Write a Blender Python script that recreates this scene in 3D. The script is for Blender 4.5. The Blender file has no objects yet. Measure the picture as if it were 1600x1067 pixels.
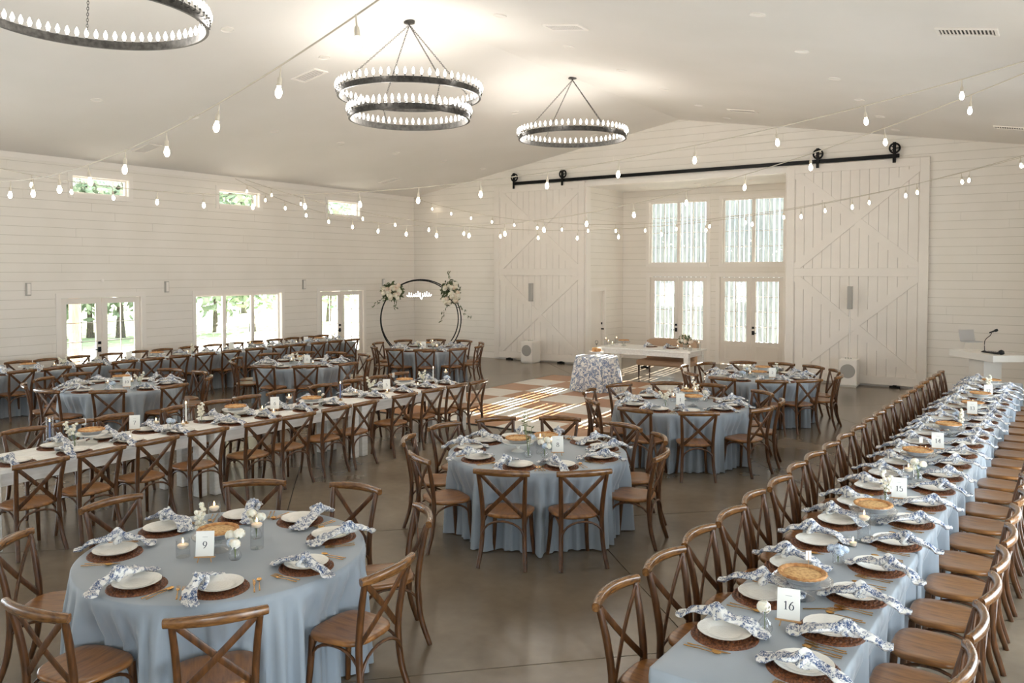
import bpy, math, random
from math import sin, cos, pi, radians, sqrt, hypot, atan2, tan
from mathutils import Vector, Matrix, noise
R = random.Random(7)
D = bpy.data
SC = bpy.context.scene
COL = SC.collection

# ---------------------------------------------------------------- camera
FPX, YAW, TILT, HZ, CAMH = 1273.5, 34.14, 1.9, 423.8, 2.623
cam = D.cameras.new('camera'); camo = D.objects.new('camera', cam); COL.objects.link(camo)
cam.sensor_width = 36.0; cam.lens = FPX / 1600 * 36.0
py = HZ + FPX * tan(radians(TILT))
cam.shift_y = -(533.5 - py) / 1600.0
cam.clip_start = 0.05; cam.clip_end = 400
camo.location = (0, 0, CAMH)
camo.rotation_euler = (radians(90 - TILT), 0, radians(YAW))
SC.camera = camo

# ---------------------------------------------------------------- world, sun, exposure
SC.view_settings.view_transform = 'Standard'
SC.view_settings.look = 'None'
SC.view_settings.gamma = 1.0
SC.view_settings.exposure = 0.54
SC.view_settings.use_curve_mapping = False
W = D.worlds.new('world'); SC.world = W; W.use_nodes = True
bg = W.node_tree.nodes['Background']
bg.inputs[0].default_value = (0.78, 0.91, 1.0, 1); bg.inputs[1].default_value = 2.3
SC.cycles.transparent_max_bounces = 24; SC.cycles.diffuse_bounces = 8
sun = D.lights.new('sun', 'SUN'); sun.energy = 46.0; sun.angle = radians(0.12); sun.color = (1.0, 0.94, 0.84)
suno = D.objects.new('sun', sun); COL.objects.link(suno)
suno.rotation_euler = Vector((0.096, -1, -0.417)).to_track_quat('-Z', 'Y').to_euler()
suno.location = (-8, 40, 20)

XL, XR, YB, YF = -17.42, 0.74, 20.06, -10.0      # room: left wall, right wall, back wall, front wall
XRIDGE, ZRIDGE, ZEAVE = -8.35, 6.553, 5.0
SLOPE = (ZRIDGE - ZEAVE) / (XRIDGE - XL)
def zc(x): return ZRIDGE - SLOPE * abs(x - XRIDGE)
YA = 22.36                                        # back wall of the alcove
AX0, AX1, AZ = -11.1, -5.6, 5.0

# daylight entering by the openings of the right-hand wall: (y0, y1, z0, z1)
RIGHT_OPEN = [(-8.6, -5.8, .55, 2.06), (-2.6, 0.2, .55, 2.06), (1.6, 3.43, .0, 2.06), (4.9, 7.7, .55, 2.06), (8.8, 10.63, .0, 2.06), (12.0, 14.7, .55, 2.06),
              (2.0, 3.25, 4.27, 4.66), (5.7, 6.95, 4.27, 4.66), (9.1, 10.36, 4.27, 4.66), (12.72, 13.96, 4.27, 4.66), (16.33, 17.6, 4.27, 4.66)]
def area(name, loc, rot, sx, sy, power, col):
    l = D.lights.new(name, 'AREA'); l.shape = 'RECTANGLE'; l.size = sx; l.size_y = sy; l.energy = power; l.color = col
    o = D.objects.new(name, l); COL.objects.link(o); o.location = loc; o.rotation_euler = rot
    return o
DAY = (0.79, 0.90, 1.0)
LEFT_FILL = {'window_18': (-8.6, -5.8, .55, 2.06), 'window_19': (-4.6, -2.77, 0, 2.06), 'window_20': (-1.2, 1.5, .55, 2.06), 'window_21': (2.7, 5.4, .55, 2.06)}   # left-wall windows outside the frame, added for ambient light
for (y0, y1, z0, z1) in RIGHT_OPEN:
    area('window_daylight', (XR + .26, (y0 + y1) / 2, (z0 + z1) / 2), (0, radians(90), 0), z1 - z0, y1 - y0, 20 * (y1 - y0) * (z1 - z0), DAY)
for (y0, y1, z0, z1) in LEFT_FILL.values():
    area('window_daylight', (XL - .3, (y0 + y1) / 2, (z0 + z1) / 2), (0, radians(-90), 0), z1 - z0, y1 - y0, 32 * (y1 - y0) * (z1 - z0), DAY)  # ambient fill lamp outside each added left-wall window
FRONT_FILL = [(-15.5, -12.7, .3, 2.4), (-11.5, -8.7, .3, 2.4), (-8.0, -5.2, .3, 2.4), (-4.0, -1.2, .3, 2.4)]     # glazing added behind the camera to let in frontal fill
for (x0, x1, z0, z1) in FRONT_FILL:
    area('window_daylight', ((x0 + x1) / 2, YF - .3, (z0 + z1) / 2), (radians(90), 0, radians(180)), x1 - x0, z1 - z0, 26 * (x1 - x0) * (z1 - z0), (.88, .94, 1.0))  # fill lamp outside each added front-wall window

# ---------------------------------------------------------------- materials
def lin(c):
    return tuple(((v / 255) / 12.92 if v / 255 <= .04045 else ((v / 255 + .055) / 1.055) ** 2.4) for v in c)
MATS = {}
def mat(name, col, rough=.5, metal=0, col2=None, scale=6, stretch=(1, 1, 1), detail=4, lo=.35, hi=.65, bump=0, bscale=60, coat=0, spec=.5, emit=0, sheen=0, sss=0):
    m = D.materials.new(name); m.use_nodes = True
    nt = m.node_tree; N = nt.nodes; L = nt.links
    b = N['Principled BSDF']
    c = lin(col)
    b.inputs['Base Color'].default_value = (*c, 1); b.inputs['Roughness'].default_value = rough; b.inputs['Metallic'].default_value = metal
    b.inputs['Specular IOR Level'].default_value = spec
    if coat: b.inputs['Coat Weight'].default_value = coat; b.inputs['Coat Roughness'].default_value = .2
    if sheen: b.inputs['Sheen Weight'].default_value = sheen
    if emit: b.inputs['Emission Color'].default_value = (*c, 1); b.inputs['Emission Strength'].default_value = emit
    if sss: b.inputs['Subsurface Weight'].default_value = sss; b.inputs['Subsurface Radius'].default_value = (.02, .012, .008)
    tc = mp = None
    if col2 or bump:
        tc = N.new('ShaderNodeTexCoord'); mp = N.new('ShaderNodeMapping'); L.new(tc.outputs['Object'], mp.inputs[0]); mp.inputs['Scale'].default_value = stretch
    if col2:
        n = N.new('ShaderNodeTexNoise'); n.inputs['Scale'].default_value = scale; n.inputs['Detail'].default_value = detail
        L.new(mp.outputs[0], n.inputs['Vector'])
        r = N.new('ShaderNodeValToRGB'); r.color_ramp.elements[0].position = lo; r.color_ramp.elements[1].position = hi
        r.color_ramp.elements[0].color = (*c, 1); r.color_ramp.elements[1].color = (*lin(col2), 1)
        L.new(n.outputs[0], r.inputs[0]); L.new(r.outputs[0], b.inputs['Base Color'])
    if bump:
        n2 = N.new('ShaderNodeTexNoise'); n2.inputs['Scale'].default_value = bscale; L.new(mp.outputs[0], n2.inputs['Vector'])
        bp = N.new('ShaderNodeBump'); bp.inputs['Strength'].default_value = bump; bp.inputs['Distance'].default_value = .01
        L.new(n2.outputs[0], bp.inputs['Height']); L.new(bp.outputs[0], b.inputs['Normal'])
    MATS[name] = m
    return m
mat('wall_paint', (240, 234, 226), .55, col2=(236, 230, 221), scale=1.2, bump=.03, bscale=30)
mat('wall_back', (205, 198, 186), .7)
mat('ceiling_paint', (236, 232, 227), .8, col2=(232, 228, 222), scale=.6)
mat('trim_paint', (241, 235, 228), .4)
mat('door_paint', (238, 231, 223), .45, col2=(234, 227, 219), scale=2)
mat('white_gloss', (236, 232, 225), .3)
mat('farm_white', (240, 238, 234), .4, col2=(228, 225, 219), scale=4, stretch=(8, 1, 8), bump=.05, bscale=20)
mat('black_steel', (20, 20, 20), .4, metal=.6)
mat('dark_iron', (88, 86, 83), .38, metal=.8, col2=(58, 56, 54), scale=20)
mat('wood', (104, 64, 30), .36, col2=(58, 34, 15), scale=9, stretch=(5, 5, 1), lo=.3, hi=.7, bump=.08, bscale=40, coat=.1)
mat('wood_rail', (136, 92, 48), .27, col2=(80, 49, 22), scale=12, stretch=(1, 6, 6), lo=.3, hi=.7, bump=.08, bscale=40, coat=.45)
mat('wood_seat', (156, 104, 52), .33, col2=(112, 70, 30), scale=7, stretch=(7, 1, 3), lo=.3, hi=.7, bump=.05, bscale=40, coat=.3)
mat('tile_wood', (176, 124, 78), .35, col2=(152, 102, 60), scale=3, stretch=(1, 14, 1), coat=.2)
mat('tile_white', (226, 221, 212), .35, col2=(210, 204, 194), scale=3, stretch=(1, 10, 1), coat=.2)
mat('linen', (150, 158, 166), .55, col2=(144, 153, 162), scale=3, bump=.02, bscale=250, sheen=.25)
mat('plate', (236, 232, 224), .16, spec=.6, bump=.25, bscale=70)
mat('ceramic', (238, 236, 230), .2)
mat('gold', (206, 160, 98), .22, metal=1)
mat('rattan', (146, 88, 50), .42, col2=(74, 38, 20), scale=90, bump=.5, bscale=120)
mat('crust', (214, 162, 104), .6, col2=(164, 106, 56), scale=30, bump=.3, bscale=90)
mat('filling', (222, 182, 124), .65, col2=(178, 124, 70), scale=60, lo=.45, hi=.7, bump=.3, bscale=120)
mat('tin', (205, 206, 208), .3, metal=.6)
mat('card', (240, 238, 232), .6)
mat('ink', (46, 52, 66), .6)
mat('easel_wood', (196, 152, 104), .5)
mat('wax', (246, 226, 202), .5, sss=.4)
mat('wax_blue', (104, 122, 170), .45)
mat('wax_white', (240, 238, 232), .45)
mat('petal_white', (246, 242, 230), .6, col2=(238, 230, 208), scale=25, sss=.15)
mat('petal_cream', (240, 228, 196), .6, col2=(228, 208, 164), scale=30, sss=.15)
mat('petal_blue', (176, 198, 224), .6, col2=(232, 238, 244), scale=40)
mat('petal_blush', (236, 214, 192), .6, col2=(244, 232, 218), scale=18, sss=.15)
mat('leaf', (74, 88, 52), .5, col2=(104, 118, 80), scale=14)
mat('stem', (110, 128, 78), .5)
mat('tan_fabric', (186, 156, 130), .8, col2=(174, 145, 119), scale=80, bump=.1, bscale=200)
mat('dark_wood', (58, 36, 22), .4)
mat('grey_plastic', (186, 182, 176), .5)
mat('grille', (168, 165, 160), .7, bump=.3, bscale=300)
mat('vent_dark', (70, 66, 60), .7)
mat('bark', (120, 112, 104), .9, col2=(78, 72, 66), scale=10, stretch=(4, 4, 1), bump=.5, bscale=20)
mat('foliage', (122, 142, 118), .6, col2=(164, 178, 152), scale=2)
mat('lawn', (170, 186, 140), .9, col2=(196, 204, 168), scale=.6)
mat('gravel', (222, 216, 204), .9, col2=(206, 200, 188), scale=2)
mat('post_wood', (214, 178, 146), .7, col2=(196, 156, 122), scale=5, stretch=(6, 6, 1))
mat('slat_board', (150, 160, 164), .8, col2=(122, 134, 140), scale=3, stretch=(6, 6, .6))
mat('string_cable', (196, 186, 170), .6)
mat('socket', (206, 194, 176), .5)
mat('joint', (52, 46, 40), .9)
mat('metal_laptop', (196, 196, 198), .35, metal=.5)
mat('blackout', (24, 26, 27), .5)

def emis(name, col, s):
    m = D.materials.new(name); m.use_nodes = True; nt = m.node_tree; nt.nodes.clear()
    e = nt.nodes.new('ShaderNodeEmission'); e.inputs[0].default_value = (*col, 1); e.inputs[1].default_value = s
    o = nt.nodes.new('ShaderNodeOutputMaterial'); nt.links.new(e.outputs[0], o.inputs[0]); MATS[name] = m
emis('bulb_candle', (1, .93, .82), 7.0)
emis('bulb_string', (1, .86, .66), 16.0)
emis('flame', (1, .72, .38), 9.0)
emis('neon', (1, .98, .93), 9.0)

def glass(name, tint, fac, rough=0.02):
    m = D.materials.new(name); m.use_nodes = True; nt = m.node_tree; nt.nodes.clear(); N = nt.nodes; L = nt.links
    t = N.new('ShaderNodeBsdfTransparent'); t.inputs[0].default_value = (*tint, 1)
    g = N.new('ShaderNodeBsdfGlossy'); g.inputs['Roughness'].default_value = rough
    lw = N.new('ShaderNodeLayerWeight'); lw.inputs[0].default_value = .25
    mr = N.new('ShaderNodeMapRange'); mr.inputs[3].default_value = .05; mr.inputs[4].default_value = fac; L.new(lw.outputs['Facing'], mr.inputs[0])
    mx = N.new('ShaderNodeMixShader'); L.new(mr.outputs[0], mx.inputs[0]); L.new(t.outputs[0], mx.inputs[1]); L.new(g.outputs[0], mx.inputs[2])
    o = N.new('ShaderNodeOutputMaterial'); L.new(mx.outputs[0], o.inputs[0]); MATS[name] = m
glass('pane', (.97, .985, .98), .25)
glass('clear_glass', (.95, .96, .965), .62)
glass('water', (.95, .97, .975), .3)

def toile(name, A, F, blue):
    m = D.materials.new(name); m.use_nodes = True; nt = m.node_tree; N = nt.nodes; L = nt.links; b = N['Principled BSDF']
    b.inputs['Roughness'].default_value = .75
    tc = N.new('ShaderNodeTexCoord')
    def ns(scale, det, dist, lo, hi):
        n = N.new('ShaderNodeTexNoise'); n.inputs['Scale'].default_value = scale; n.inputs['Detail'].default_value = det; n.inputs['Distortion'].default_value = dist
        L.new(tc.outputs['Object'], n.inputs['Vector'])
        r = N.new('ShaderNodeValToRGB'); r.color_ramp.elements[0].position = lo; r.color_ramp.elements[1].position = hi
        L.new(n.outputs[0], r.inputs[0]); return r
    a = ns(*A); f = ns(*F)
    mu = N.new('ShaderNodeMath'); mu.operation = 'MULTIPLY'; L.new(a.outputs[0], mu.inputs[0]); L.new(f.outputs[0], mu.inputs[1])
    mix = N.new('ShaderNodeMix'); mix.data_type = 'RGBA'; L.new(mu.outputs[0], mix.inputs[0])
    mix.inputs[6].default_value = (*lin((234, 232, 228)), 1); mix.inputs[7].default_value = (*lin(blue), 1)
    L.new(mix.outputs[2], b.inputs['Base Color']); MATS[name] = m
toile('toile', (20, 3, 1.4, .43, .52), (72, 2, 2.5, .40, .52), (60, 82, 122))
toile('toile_cloth', (9, 3, 1.6, .42, .52), (34, 2, 2.2, .40, .50), (92, 116, 156))

def concrete():
    m = D.materials.new('concrete'); m.use_nodes = True; nt = m.node_tree; N = nt.nodes; L = nt.links; b = N['Principled BSDF']
    tc = N.new('ShaderNodeTexCoord')
    def ns(s, d): 
        n = N.new('ShaderNodeTexNoise'); n.inputs['Scale'].default_value = s; n.inputs['Detail'].default_value = d; L.new(tc.outputs['Object'], n.inputs['Vector']); return n
    a = ns(.7, 6); c = ns(9, 5)
    r = N.new('ShaderNodeValToRGB'); r.color_ramp.elements[0].position = .3; r.color_ramp.elements[1].position = .72
    r.color_ramp.elements[0].color = (*lin((98, 86, 71)), 1); r.color_ramp.elements[1].color = (*lin((138, 123, 104)), 1)
    L.new(a.outputs[0], r.inputs[0])
    r2 = N.new('ShaderNodeValToRGB'); r2.color_ramp.elements[0].color = (.82, .82, .82, 1); r2.color_ramp.elements[1].color = (1.1, 1.1, 1.1, 1)
    L.new(c.outputs[0], r2.inputs[0])
    mx = N.new('ShaderNodeMix'); mx.data_type = 'RGBA'; mx.blend_type = 'MULTIPLY'; mx.inputs[0].default_value = 1
    L.new(r.outputs[0], mx.inputs[6]); L.new(r2.outputs[0], mx.inputs[7]); L.new(mx.outputs[2], b.inputs['Base Color'])
    rr = N.new('ShaderNodeMapRange'); rr.inputs[3].default_value = .20; rr.inputs[4].default_value = .25; L.new(a.outputs[0], rr.inputs[0]); L.new(rr.outputs[0], b.inputs['Roughness'])
    b.inputs['Specular IOR Level'].default_value = .55
    MATS['concrete'] = m
concrete()

# ---------------------------------------------------------------- mesh helpers
class G:
    def __init__(s): s.v = []; s.f = []
    def add(s, vs, fs):
        o = len(s.v); s.v += [tuple(p) for p in vs]; s.f += [tuple(i + o for i in f) for f in fs]; return s
    def box(s, x0, x1, y0, y1, z0, z1, M=None):
        vs = [(x, y, z) for z in (z0, z1) for y in (y0, y1) for x in (x0, x1)]
        if M: vs = [M @ Vector(p) for p in vs]
        return s.add(vs, [(0, 2, 3, 1), (4, 5, 7, 6), (0, 1, 5, 4), (2, 6, 7, 3), (0, 4, 6, 2), (1, 3, 7, 5)])
    def cbox(s, x0, x1, y0, y1, z0, z1, c=.008, M=None):     # box with chamfered edges
        cx, cy, cz = (x0 + x1) / 2, (y0 + y1) / 2, (z0 + z1) / 2
        hx, hy, hz = (x1 - x0) / 2, (y1 - y0) / 2, (z1 - z0) / 2
        vs = []; idx = {}
        for sx in (-1, 1):
            for sy in (-1, 1):
                for sz in (-1, 1):
                    for k in range(3):
                        d = [hx - c, hy - c, hz - c]; d[k] += c
                        idx[(sx, sy, sz, k)] = len(vs); vs.append((cx + sx * d[0], cy + sy * d[1], cz + sz * d[2]))
        fs = []
        q = [(-1, -1), (1, -1), (1, 1), (-1, 1)]
        for k in range(3):
            for t in (-1, 1):
                def key(a, b):
                    l = [a, b]; l.insert(k, t); return tuple(l)
                f = [idx[(*key(a, b), k)] for a, b in q]
                if (t > 0) == (k == 1): f.reverse()
                fs.append(f)
        for k in range(3):
            a, b = [i for i in range(3) if i != k]
            for sa in (-1, 1):
                for sb in (-1, 1):
                    def kk(t):
                        l = [0, 0, 0]; l[k] = t; l[a] = sa; l[b] = sb; return tuple(l)
                    f = [idx[(*kk(-1), a)], idx[(*kk(-1), b)], idx[(*kk(1), b)], idx[(*kk(1), a)]]
                    fs.append(f)
        for sx in (-1, 1):
            for sy in (-1, 1):
                for sz in (-1, 1):
                    fs.append([idx[(sx, sy, sz, k)] for k in range(3)])
        if M: vs = [M @ Vector(p) for p in vs]
        return s.add(vs, fs)
    def tube(s, path, r, n=8, up=(0, 0, 1), closed=False, flat=None, sq=1.0, cap=True):
        path = [Vector(p) for p in path]; k = len(path); up = Vector(up); vs = []
        for i, p in enumerate(path):
            a = path[(i - 1) % k] if (closed or i > 0) else p
            b = path[(i + 1) % k] if (closed or i < k - 1) else p
            t = (b - a).normalized()
            x = t.cross(up)
            if x.length < 1e-4: x = t.cross(Vector((1, 0, 0)))
            x.normalize(); y = x.cross(t).normalized()
            ri = r[i] if isinstance(r, (list, tuple)) else r
            fx, fy = (flat if flat else (1, 1))
            if isinstance(ri, (list, tuple)): fx, fy = ri; ri = 1
            for j in range(n):
                a_ = 2 * pi * (j + .5) / n; c_, s_ = cos(a_), sin(a_)
                if sq != 1.0: c_ = math.copysign(abs(c_) ** sq, c_); s_ = math.copysign(abs(s_) ** sq, s_)
                vs.append(p + x * (ri * fx * c_) + y * (ri * fy * s_))
        fs = []
        for i in range(k if closed else k - 1):
            i2 = (i + 1) % k
            for j in range(n):
                j2 = (j + 1) % n; fs.append((i * n + j, i * n + j2, i2 * n + j2, i2 * n + j))
        if cap and not closed:
            fs.append(tuple(range(n - 1, -1, -1))); fs.append(tuple((k - 1) * n + j for j in range(n)))
        return s.add(vs, fs)
    def lathe(s, prof, n=16, M=None, mod=None):
        vs = []; fs = []; ring = []
        for (r, z) in prof:
            if r < 1e-6: ring.append([len(vs)]); vs.append((0, 0, z))
            else:
                st = len(vs)
                for j in range(n):
                    a = 2 * pi * j / n; rr = r * (mod(a, r, z) if mod else 1); vs.append((rr * cos(a), rr * sin(a), z))
                ring.append(list(range(st, st + n)))
        for A, B in zip(ring[:-1], ring[1:]):
            if len(A) == 1 and len(B) == 1: continue
            for j in range(n):
                j2 = (j + 1) % n
                if len(A) == 1: fs.append((A[0], B[j2], B[j]))
                elif len(B) == 1: fs.append((A[j], A[j2], B[0]))
                else: fs.append((A[j], A[j2], B[j2], B[j]))
        if M: vs = [M @ Vector(p) for p in vs]
        return s.add(vs, fs)
    def prism(s, poly, fn0, fn1):       # poly in 2-D, fn maps (a,b) to 3-D for both caps
        n = len(poly); vs = [fn0(*p) for p in poly] + [fn1(*p) for p in poly]
        fs = [tuple(range(n - 1, -1, -1)), tuple(range(n, 2 * n))] + [(i, (i + 1) % n, n + (i + 1) % n, n + i) for i in range(n)]
        return s.add(vs, fs)
    def mesh(s, name, m, smooth=None):
        me = D.meshes.new(name); me.from_pydata(s.v, [], s.f); me.materials.append(MATS[m]); me.update()
        if smooth:
            me.polygons.foreach_set('use_smooth', [True] * len(me.polygons)); me.set_sharp_from_angle(angle=radians(smooth))
        return me

def ob(name, me, parent=None, loc=(0, 0, 0), rot=(0, 0, 0), label=None, cat=None, group=None, kind=None, scale=None):
    o = D.objects.new(name, me); COL.objects.link(o); o.location = loc; o.rotation_euler = rot
    if parent: o.parent = parent
    if scale: o.scale = scale
    if label: o['label'] = label
    if cat: o['category'] = cat
    if group: o['group'] = group
    if kind: o['kind'] = kind
    return o
def thing(name, label, cat, loc=(0, 0, 0), rotz=0, group=None, parts=(), kind=None):
    t = ob(name, None, None, loc, (0, 0, rotz), label, cat, group, kind); t.empty_display_size = .1
    put(t, parts); return t
def put(t, parts):
    for p in parts:                     # (name, mesh, loc, rot, children, kind)
        p = tuple(p) + ((0, 0, 0), (0, 0, 0), (), None)[len(p) - 2:]
        o = ob(p[0], p[1], t, p[2], p[3], kind=p[5])
        if p[4]: put(o, p[4])
def struct(name, me, label, cat='wall', loc=(0, 0, 0), parent=None):
    return ob(name, me, parent, loc, label=label, cat=cat if not parent else None, kind='structure')
ORD = 'first second third fourth fifth sixth seventh eighth ninth tenth eleventh twelfth thirteenth fourteenth fifteenth sixteenth seventeenth eighteenth nineteenth twentieth twenty-first twenty-second twenty-third'.split()

def clip(poly, a, b, c):                # keep a*x+b*y<=c
    out = []
    for i in range(len(poly)):
        p, q = poly[i], poly[(i + 1) % len(poly)]
        dp, dq = a * p[0] + b * p[1] - c, a * q[0] + b * q[1] - c
        if dp <= 0: out.append(p)
        if (dp < 0) != (dq < 0) and abs(dp - dq) > 1e-12:
            t = dp / (dp - dq); out.append((p[0] + t * (q[0] - p[0]), p[1] + t * (q[1] - p[1])))
    return out

# ================================================================= SETTING
# floor: polished concrete slabs with diagonal saw cuts
fb = struct('floor', G().box(XL - .2, XR + .2, YF - .2, YB + .01, -.12, -.012).box(AX0 - .05, AX1 + .05, YB + .01, YA + .15, -.12, -.012).mesh('floor', 'joint'), 'polished grey-brown concrete floor with diagonal saw-cut joints', 'floor')
cp = [7.4 + 4.29 * k for k in range(-5, 8)]       # y - x = c
cm = [-1.06 + 4.34 * k for k in range(-5, 7)]     # x + y = c
ngap = .0045
for i in range(len(cp) - 1):
    for j in range(len(cm) - 1):
        for (x0, x1, y0, y1) in ((XL - .1, XR + .1, YF - .1, YB), (AX0, AX1, YB, YA)):
            poly = [(x0, y0), (x1, y0), (x1, y1), (x0, y1)]
            g2 = ngap * sqrt(2)
            poly = clip(poly, 1, -1, -(cp[i] + g2)); poly = clip(poly, -1, 1, cp[i + 1] - g2) if poly else poly
            poly = clip(poly, -1, -1, -(cm[j] + g2)) if poly else poly; poly = clip(poly, 1, 1, cm[j + 1] - g2) if poly else poly
            if len(poly) >= 3:
                g = G().prism(poly, lambda x, y: (x, y, -.012), lambda x, y: (x, y, 0))
                ob('floor_slab', g.mesh('floor_slab', 'concrete'), fb)

def wall_pieces(u0, u1, z0, z1, opens):
    """rectangles of a wall minus its openings"""
    zs = sorted({z0, z1} | {z for o in opens for z in (o[2], o[3]) if z0 < z < z1}); out = []
    for a, b in zip(zs[:-1], zs[1:]):
        zm = (a + b) / 2; iv = [(u0, u1)]
        for o in opens:
            if o[2] < zm < o[3]:
                iv = [p for (s, e) in iv for p in ((s, min(e, o[0])), (max(s, o[1]), e)) if p[1] - p[0] > 1e-4]
        out += [(s, e, a, b) for s, e in iv]
    return out
PITCH, GAP = .186, .008
def boards(parent, u0, u1, z0, ztop, opens, fn, topclip=None, seed=0):
    """horizontal shiplap boards, each one an object; fn(u,z,depth)->3-D"""
    rr = random.Random(seed); k = 0; z = z0
    while z < ztop - .01:
        a, b = z + GAP / 2, min(z + PITCH - GAP / 2, ztop)
        cuts = []; u = u0 + rr.uniform(.8, 4.2)
        while u < u1 - .4: cuts.append(u); u += rr.choice((3.66, 4.27, 4.88))
        cuts = [u0] + cuts + [u1]
        for s, e in zip(cuts[:-1], cuts[1:]):
            for (p, q, c, d) in wall_pieces(s + .0015, e - .0015, a, b, opens):
                poly = [(p, c), (q, c), (q, d), (p, d)]
                if topclip:
                    for h in topclip: poly = clip(poly, *h) if poly else poly
                if len(poly) < 3: continue
                ob('shiplap_board', G().prism(poly, lambda u, v: fn(u, v, 0), lambda u, v: fn(u, v, .014)).mesh('shiplap_board', 'wall_paint'), parent)
        z += PITCH

# openings: left wall (y0,y1,z0,z1)
LO = {'door_1': (8.82, 10.63, 0, 2.06), 'window_1': (12.03, 14.65, .55, 2.06), 'door_2': (16.0, 17.74, 0, 2.06),
      'window_2': (9.11, 10.37, 4.27, 4.66), 'window_3': (12.72, 13.96, 4.27, 4.66), 'window_4': (16.33, 17.61, 4.24, 4.66), **LEFT_FILL}
def wallbox(pieces, fn, T):
    g = G()
    for (s, e, a, b) in pieces:
        vs = [fn(u, z, d) for d in (0, -T) for (u, z) in ((s, a), (e, a), (e, b), (s, b))]
        g.add(vs, [(0, 1, 2, 3), (7, 6, 5, 4), (0, 4, 5, 1), (1, 5, 6, 2), (2, 6, 7, 3), (3, 7, 4, 0)])
    return g
fnL = lambda u, z, d: (XL - .014 + d, u, z)
wl = struct('wall_left', wallbox(wall_pieces(YF - .2, YB + .2, -.1, ZEAVE + .12, list(LO.values())), fnL, .2).mesh('wall_left', 'wall_back'), 'long left wall of white painted shiplap with doors and high windows')
boards(wl, YF, YB, .0, ZEAVE, list(LO.values()), fnL, seed=1)
# right wall, mostly out of view behind the long table
fnR = lambda u, z, d: (XR - d, u, z)
wr = struct('wall_right', wallbox(wall_pieces(YF - .2, YB + .2, -.1, ZEAVE + .12, RIGHT_OPEN), fnR, .2).mesh('wall_right', 'wall_paint'), 'white right-hand wall with daylight openings beside the long table')
# front wall behind the camera
fnF = lambda u, z, d: (u, YF + d, z)
struct('wall_front', wallbox(wall_pieces(XL - .2, XR + .2, -.1, ZEAVE, FRONT_FILL), fnF, .2).prism([(XL - .2, ZEAVE), (XR + .2, ZEAVE), (XR + .2, zc(XR) + .05), (XRIDGE, ZRIDGE + .05), (XL - .2, zc(XL) + .05)], lambda x, z: (x, YF, z), lambda x, z: (x, YF - .2, z)).mesh('wall_front', 'wall_paint'), 'white gable wall behind the viewer')
# back gable wall with the alcove opening
BO = (AX0, AX1, -.2, AZ)
fnB = lambda u, z, d: (u, YB + .014 - d, z)
gb = G()
for (s, e, a, b) in wall_pieces(XL - .2, XR + .2, -.1, ZRIDGE + .1, [BO]):
    for (s2, e2) in ((s, min(e, XRIDGE)), (max(s, XRIDGE), e)):
        if e2 - s2 < 1e-3: continue
        poly = [(s2, a), (e2, a), (e2, b), (s2, b)]
        poly = clip(poly, SLOPE, 1, ZRIDGE + SLOPE * XRIDGE + .1); poly = clip(poly, -SLOPE, 1, ZRIDGE - SLOPE * XRIDGE + .1) if poly else poly
        if len(poly) >= 3: gb.prism(poly, lambda u, z: fnB(u, z, -.2), lambda u, z: fnB(u, z, 0))
wb = struct('wall_back', gb.mesh('wall_back', 'wall_back'), 'back gable wall of white shiplap with a wide alcove opening')
boards(wb, XL, XR, 0, ZRIDGE, [BO], fnB, [(SLOPE, 1, ZRIDGE + SLOPE * XRIDGE), (-SLOPE, 1, ZRIDGE - SLOPE * XRIDGE)], seed=2)
# alcove
A_O = {'door_3': (-10.22, -8.43, 0, 2.47), 'door_4': (-8.08, -6.29, 0, 2.47), 'window_5': (-10.25, -8.45, 2.83, 4.67), 'window_6': (-8.02, -6.28, 2.83, 4.67)}
fnA = lambda u, z, d: (u, YA + .014 - d, z)
wa = struct('wall_alcove_back', wallbox(wall_pieces(AX0 - .2, AX1 + .2, -.1, AZ + .1, list(A_O.values())), lambda u, z, d: (u, YA + .014 - d, z), .2).mesh('wall_alcove_back', 'wall_back'), 'white shiplap alcove wall holding two French doors and two windows above')
boards(wa, AX0, AX1, 0, AZ, list(A_O.values()), fnA, seed=3)
S_O = (20.32, 21.16, 0, 2.06)
fnS = lambda u, z, d: (AX0 - .014 + d, u, z)
ws = struct('wall_alcove_left', wallbox(wall_pieces(YB + .22, YA + .2, -.1, AZ + .1, [S_O]), fnS, .2).mesh('wall_alcove_left', 'wall_back'), 'narrow shiplap side wall of the alcove beside the left barn door')
boards(ws, YB + .255, YA, 0, AZ, [S_O], fnS, seed=4)
fnS2 = lambda u, z, d: (AX1 + .014 - d, u, z)
ws2 = struct('wall_alcove_right', wallbox([(YB + .22, YA + .2, -.1, AZ + .1)], fnS2, .2).mesh('wall_alcove_right', 'wall_paint'), 'right side wall of the alcove hidden behind the right barn door')
struct('ceiling_alcove', G().box(AX0 - .2, AX1 + .2, YB + .2, YA + .2, AZ, AZ + .1).mesh('ceiling_alcove', 'ceiling_paint'), 'flat white ceiling of the alcove', 'ceiling')
# opening trim of the alcove
tm = G().box(AX0 - .09, AX0 + .012, YB - .022, YB + .25, 0, AZ + .1).box(AX1 - .012, AX1 + .09, YB - .022, YB + .25, 0, AZ + .1).box(AX0 + .012, AX1 - .012, YB - .022, YB + .25, AZ - .012, AZ + .13)
struct('trim_1', tm.mesh('trim_1', 'trim_paint'), 'white trim framing the alcove opening between the barn doors', 'trim')
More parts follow.
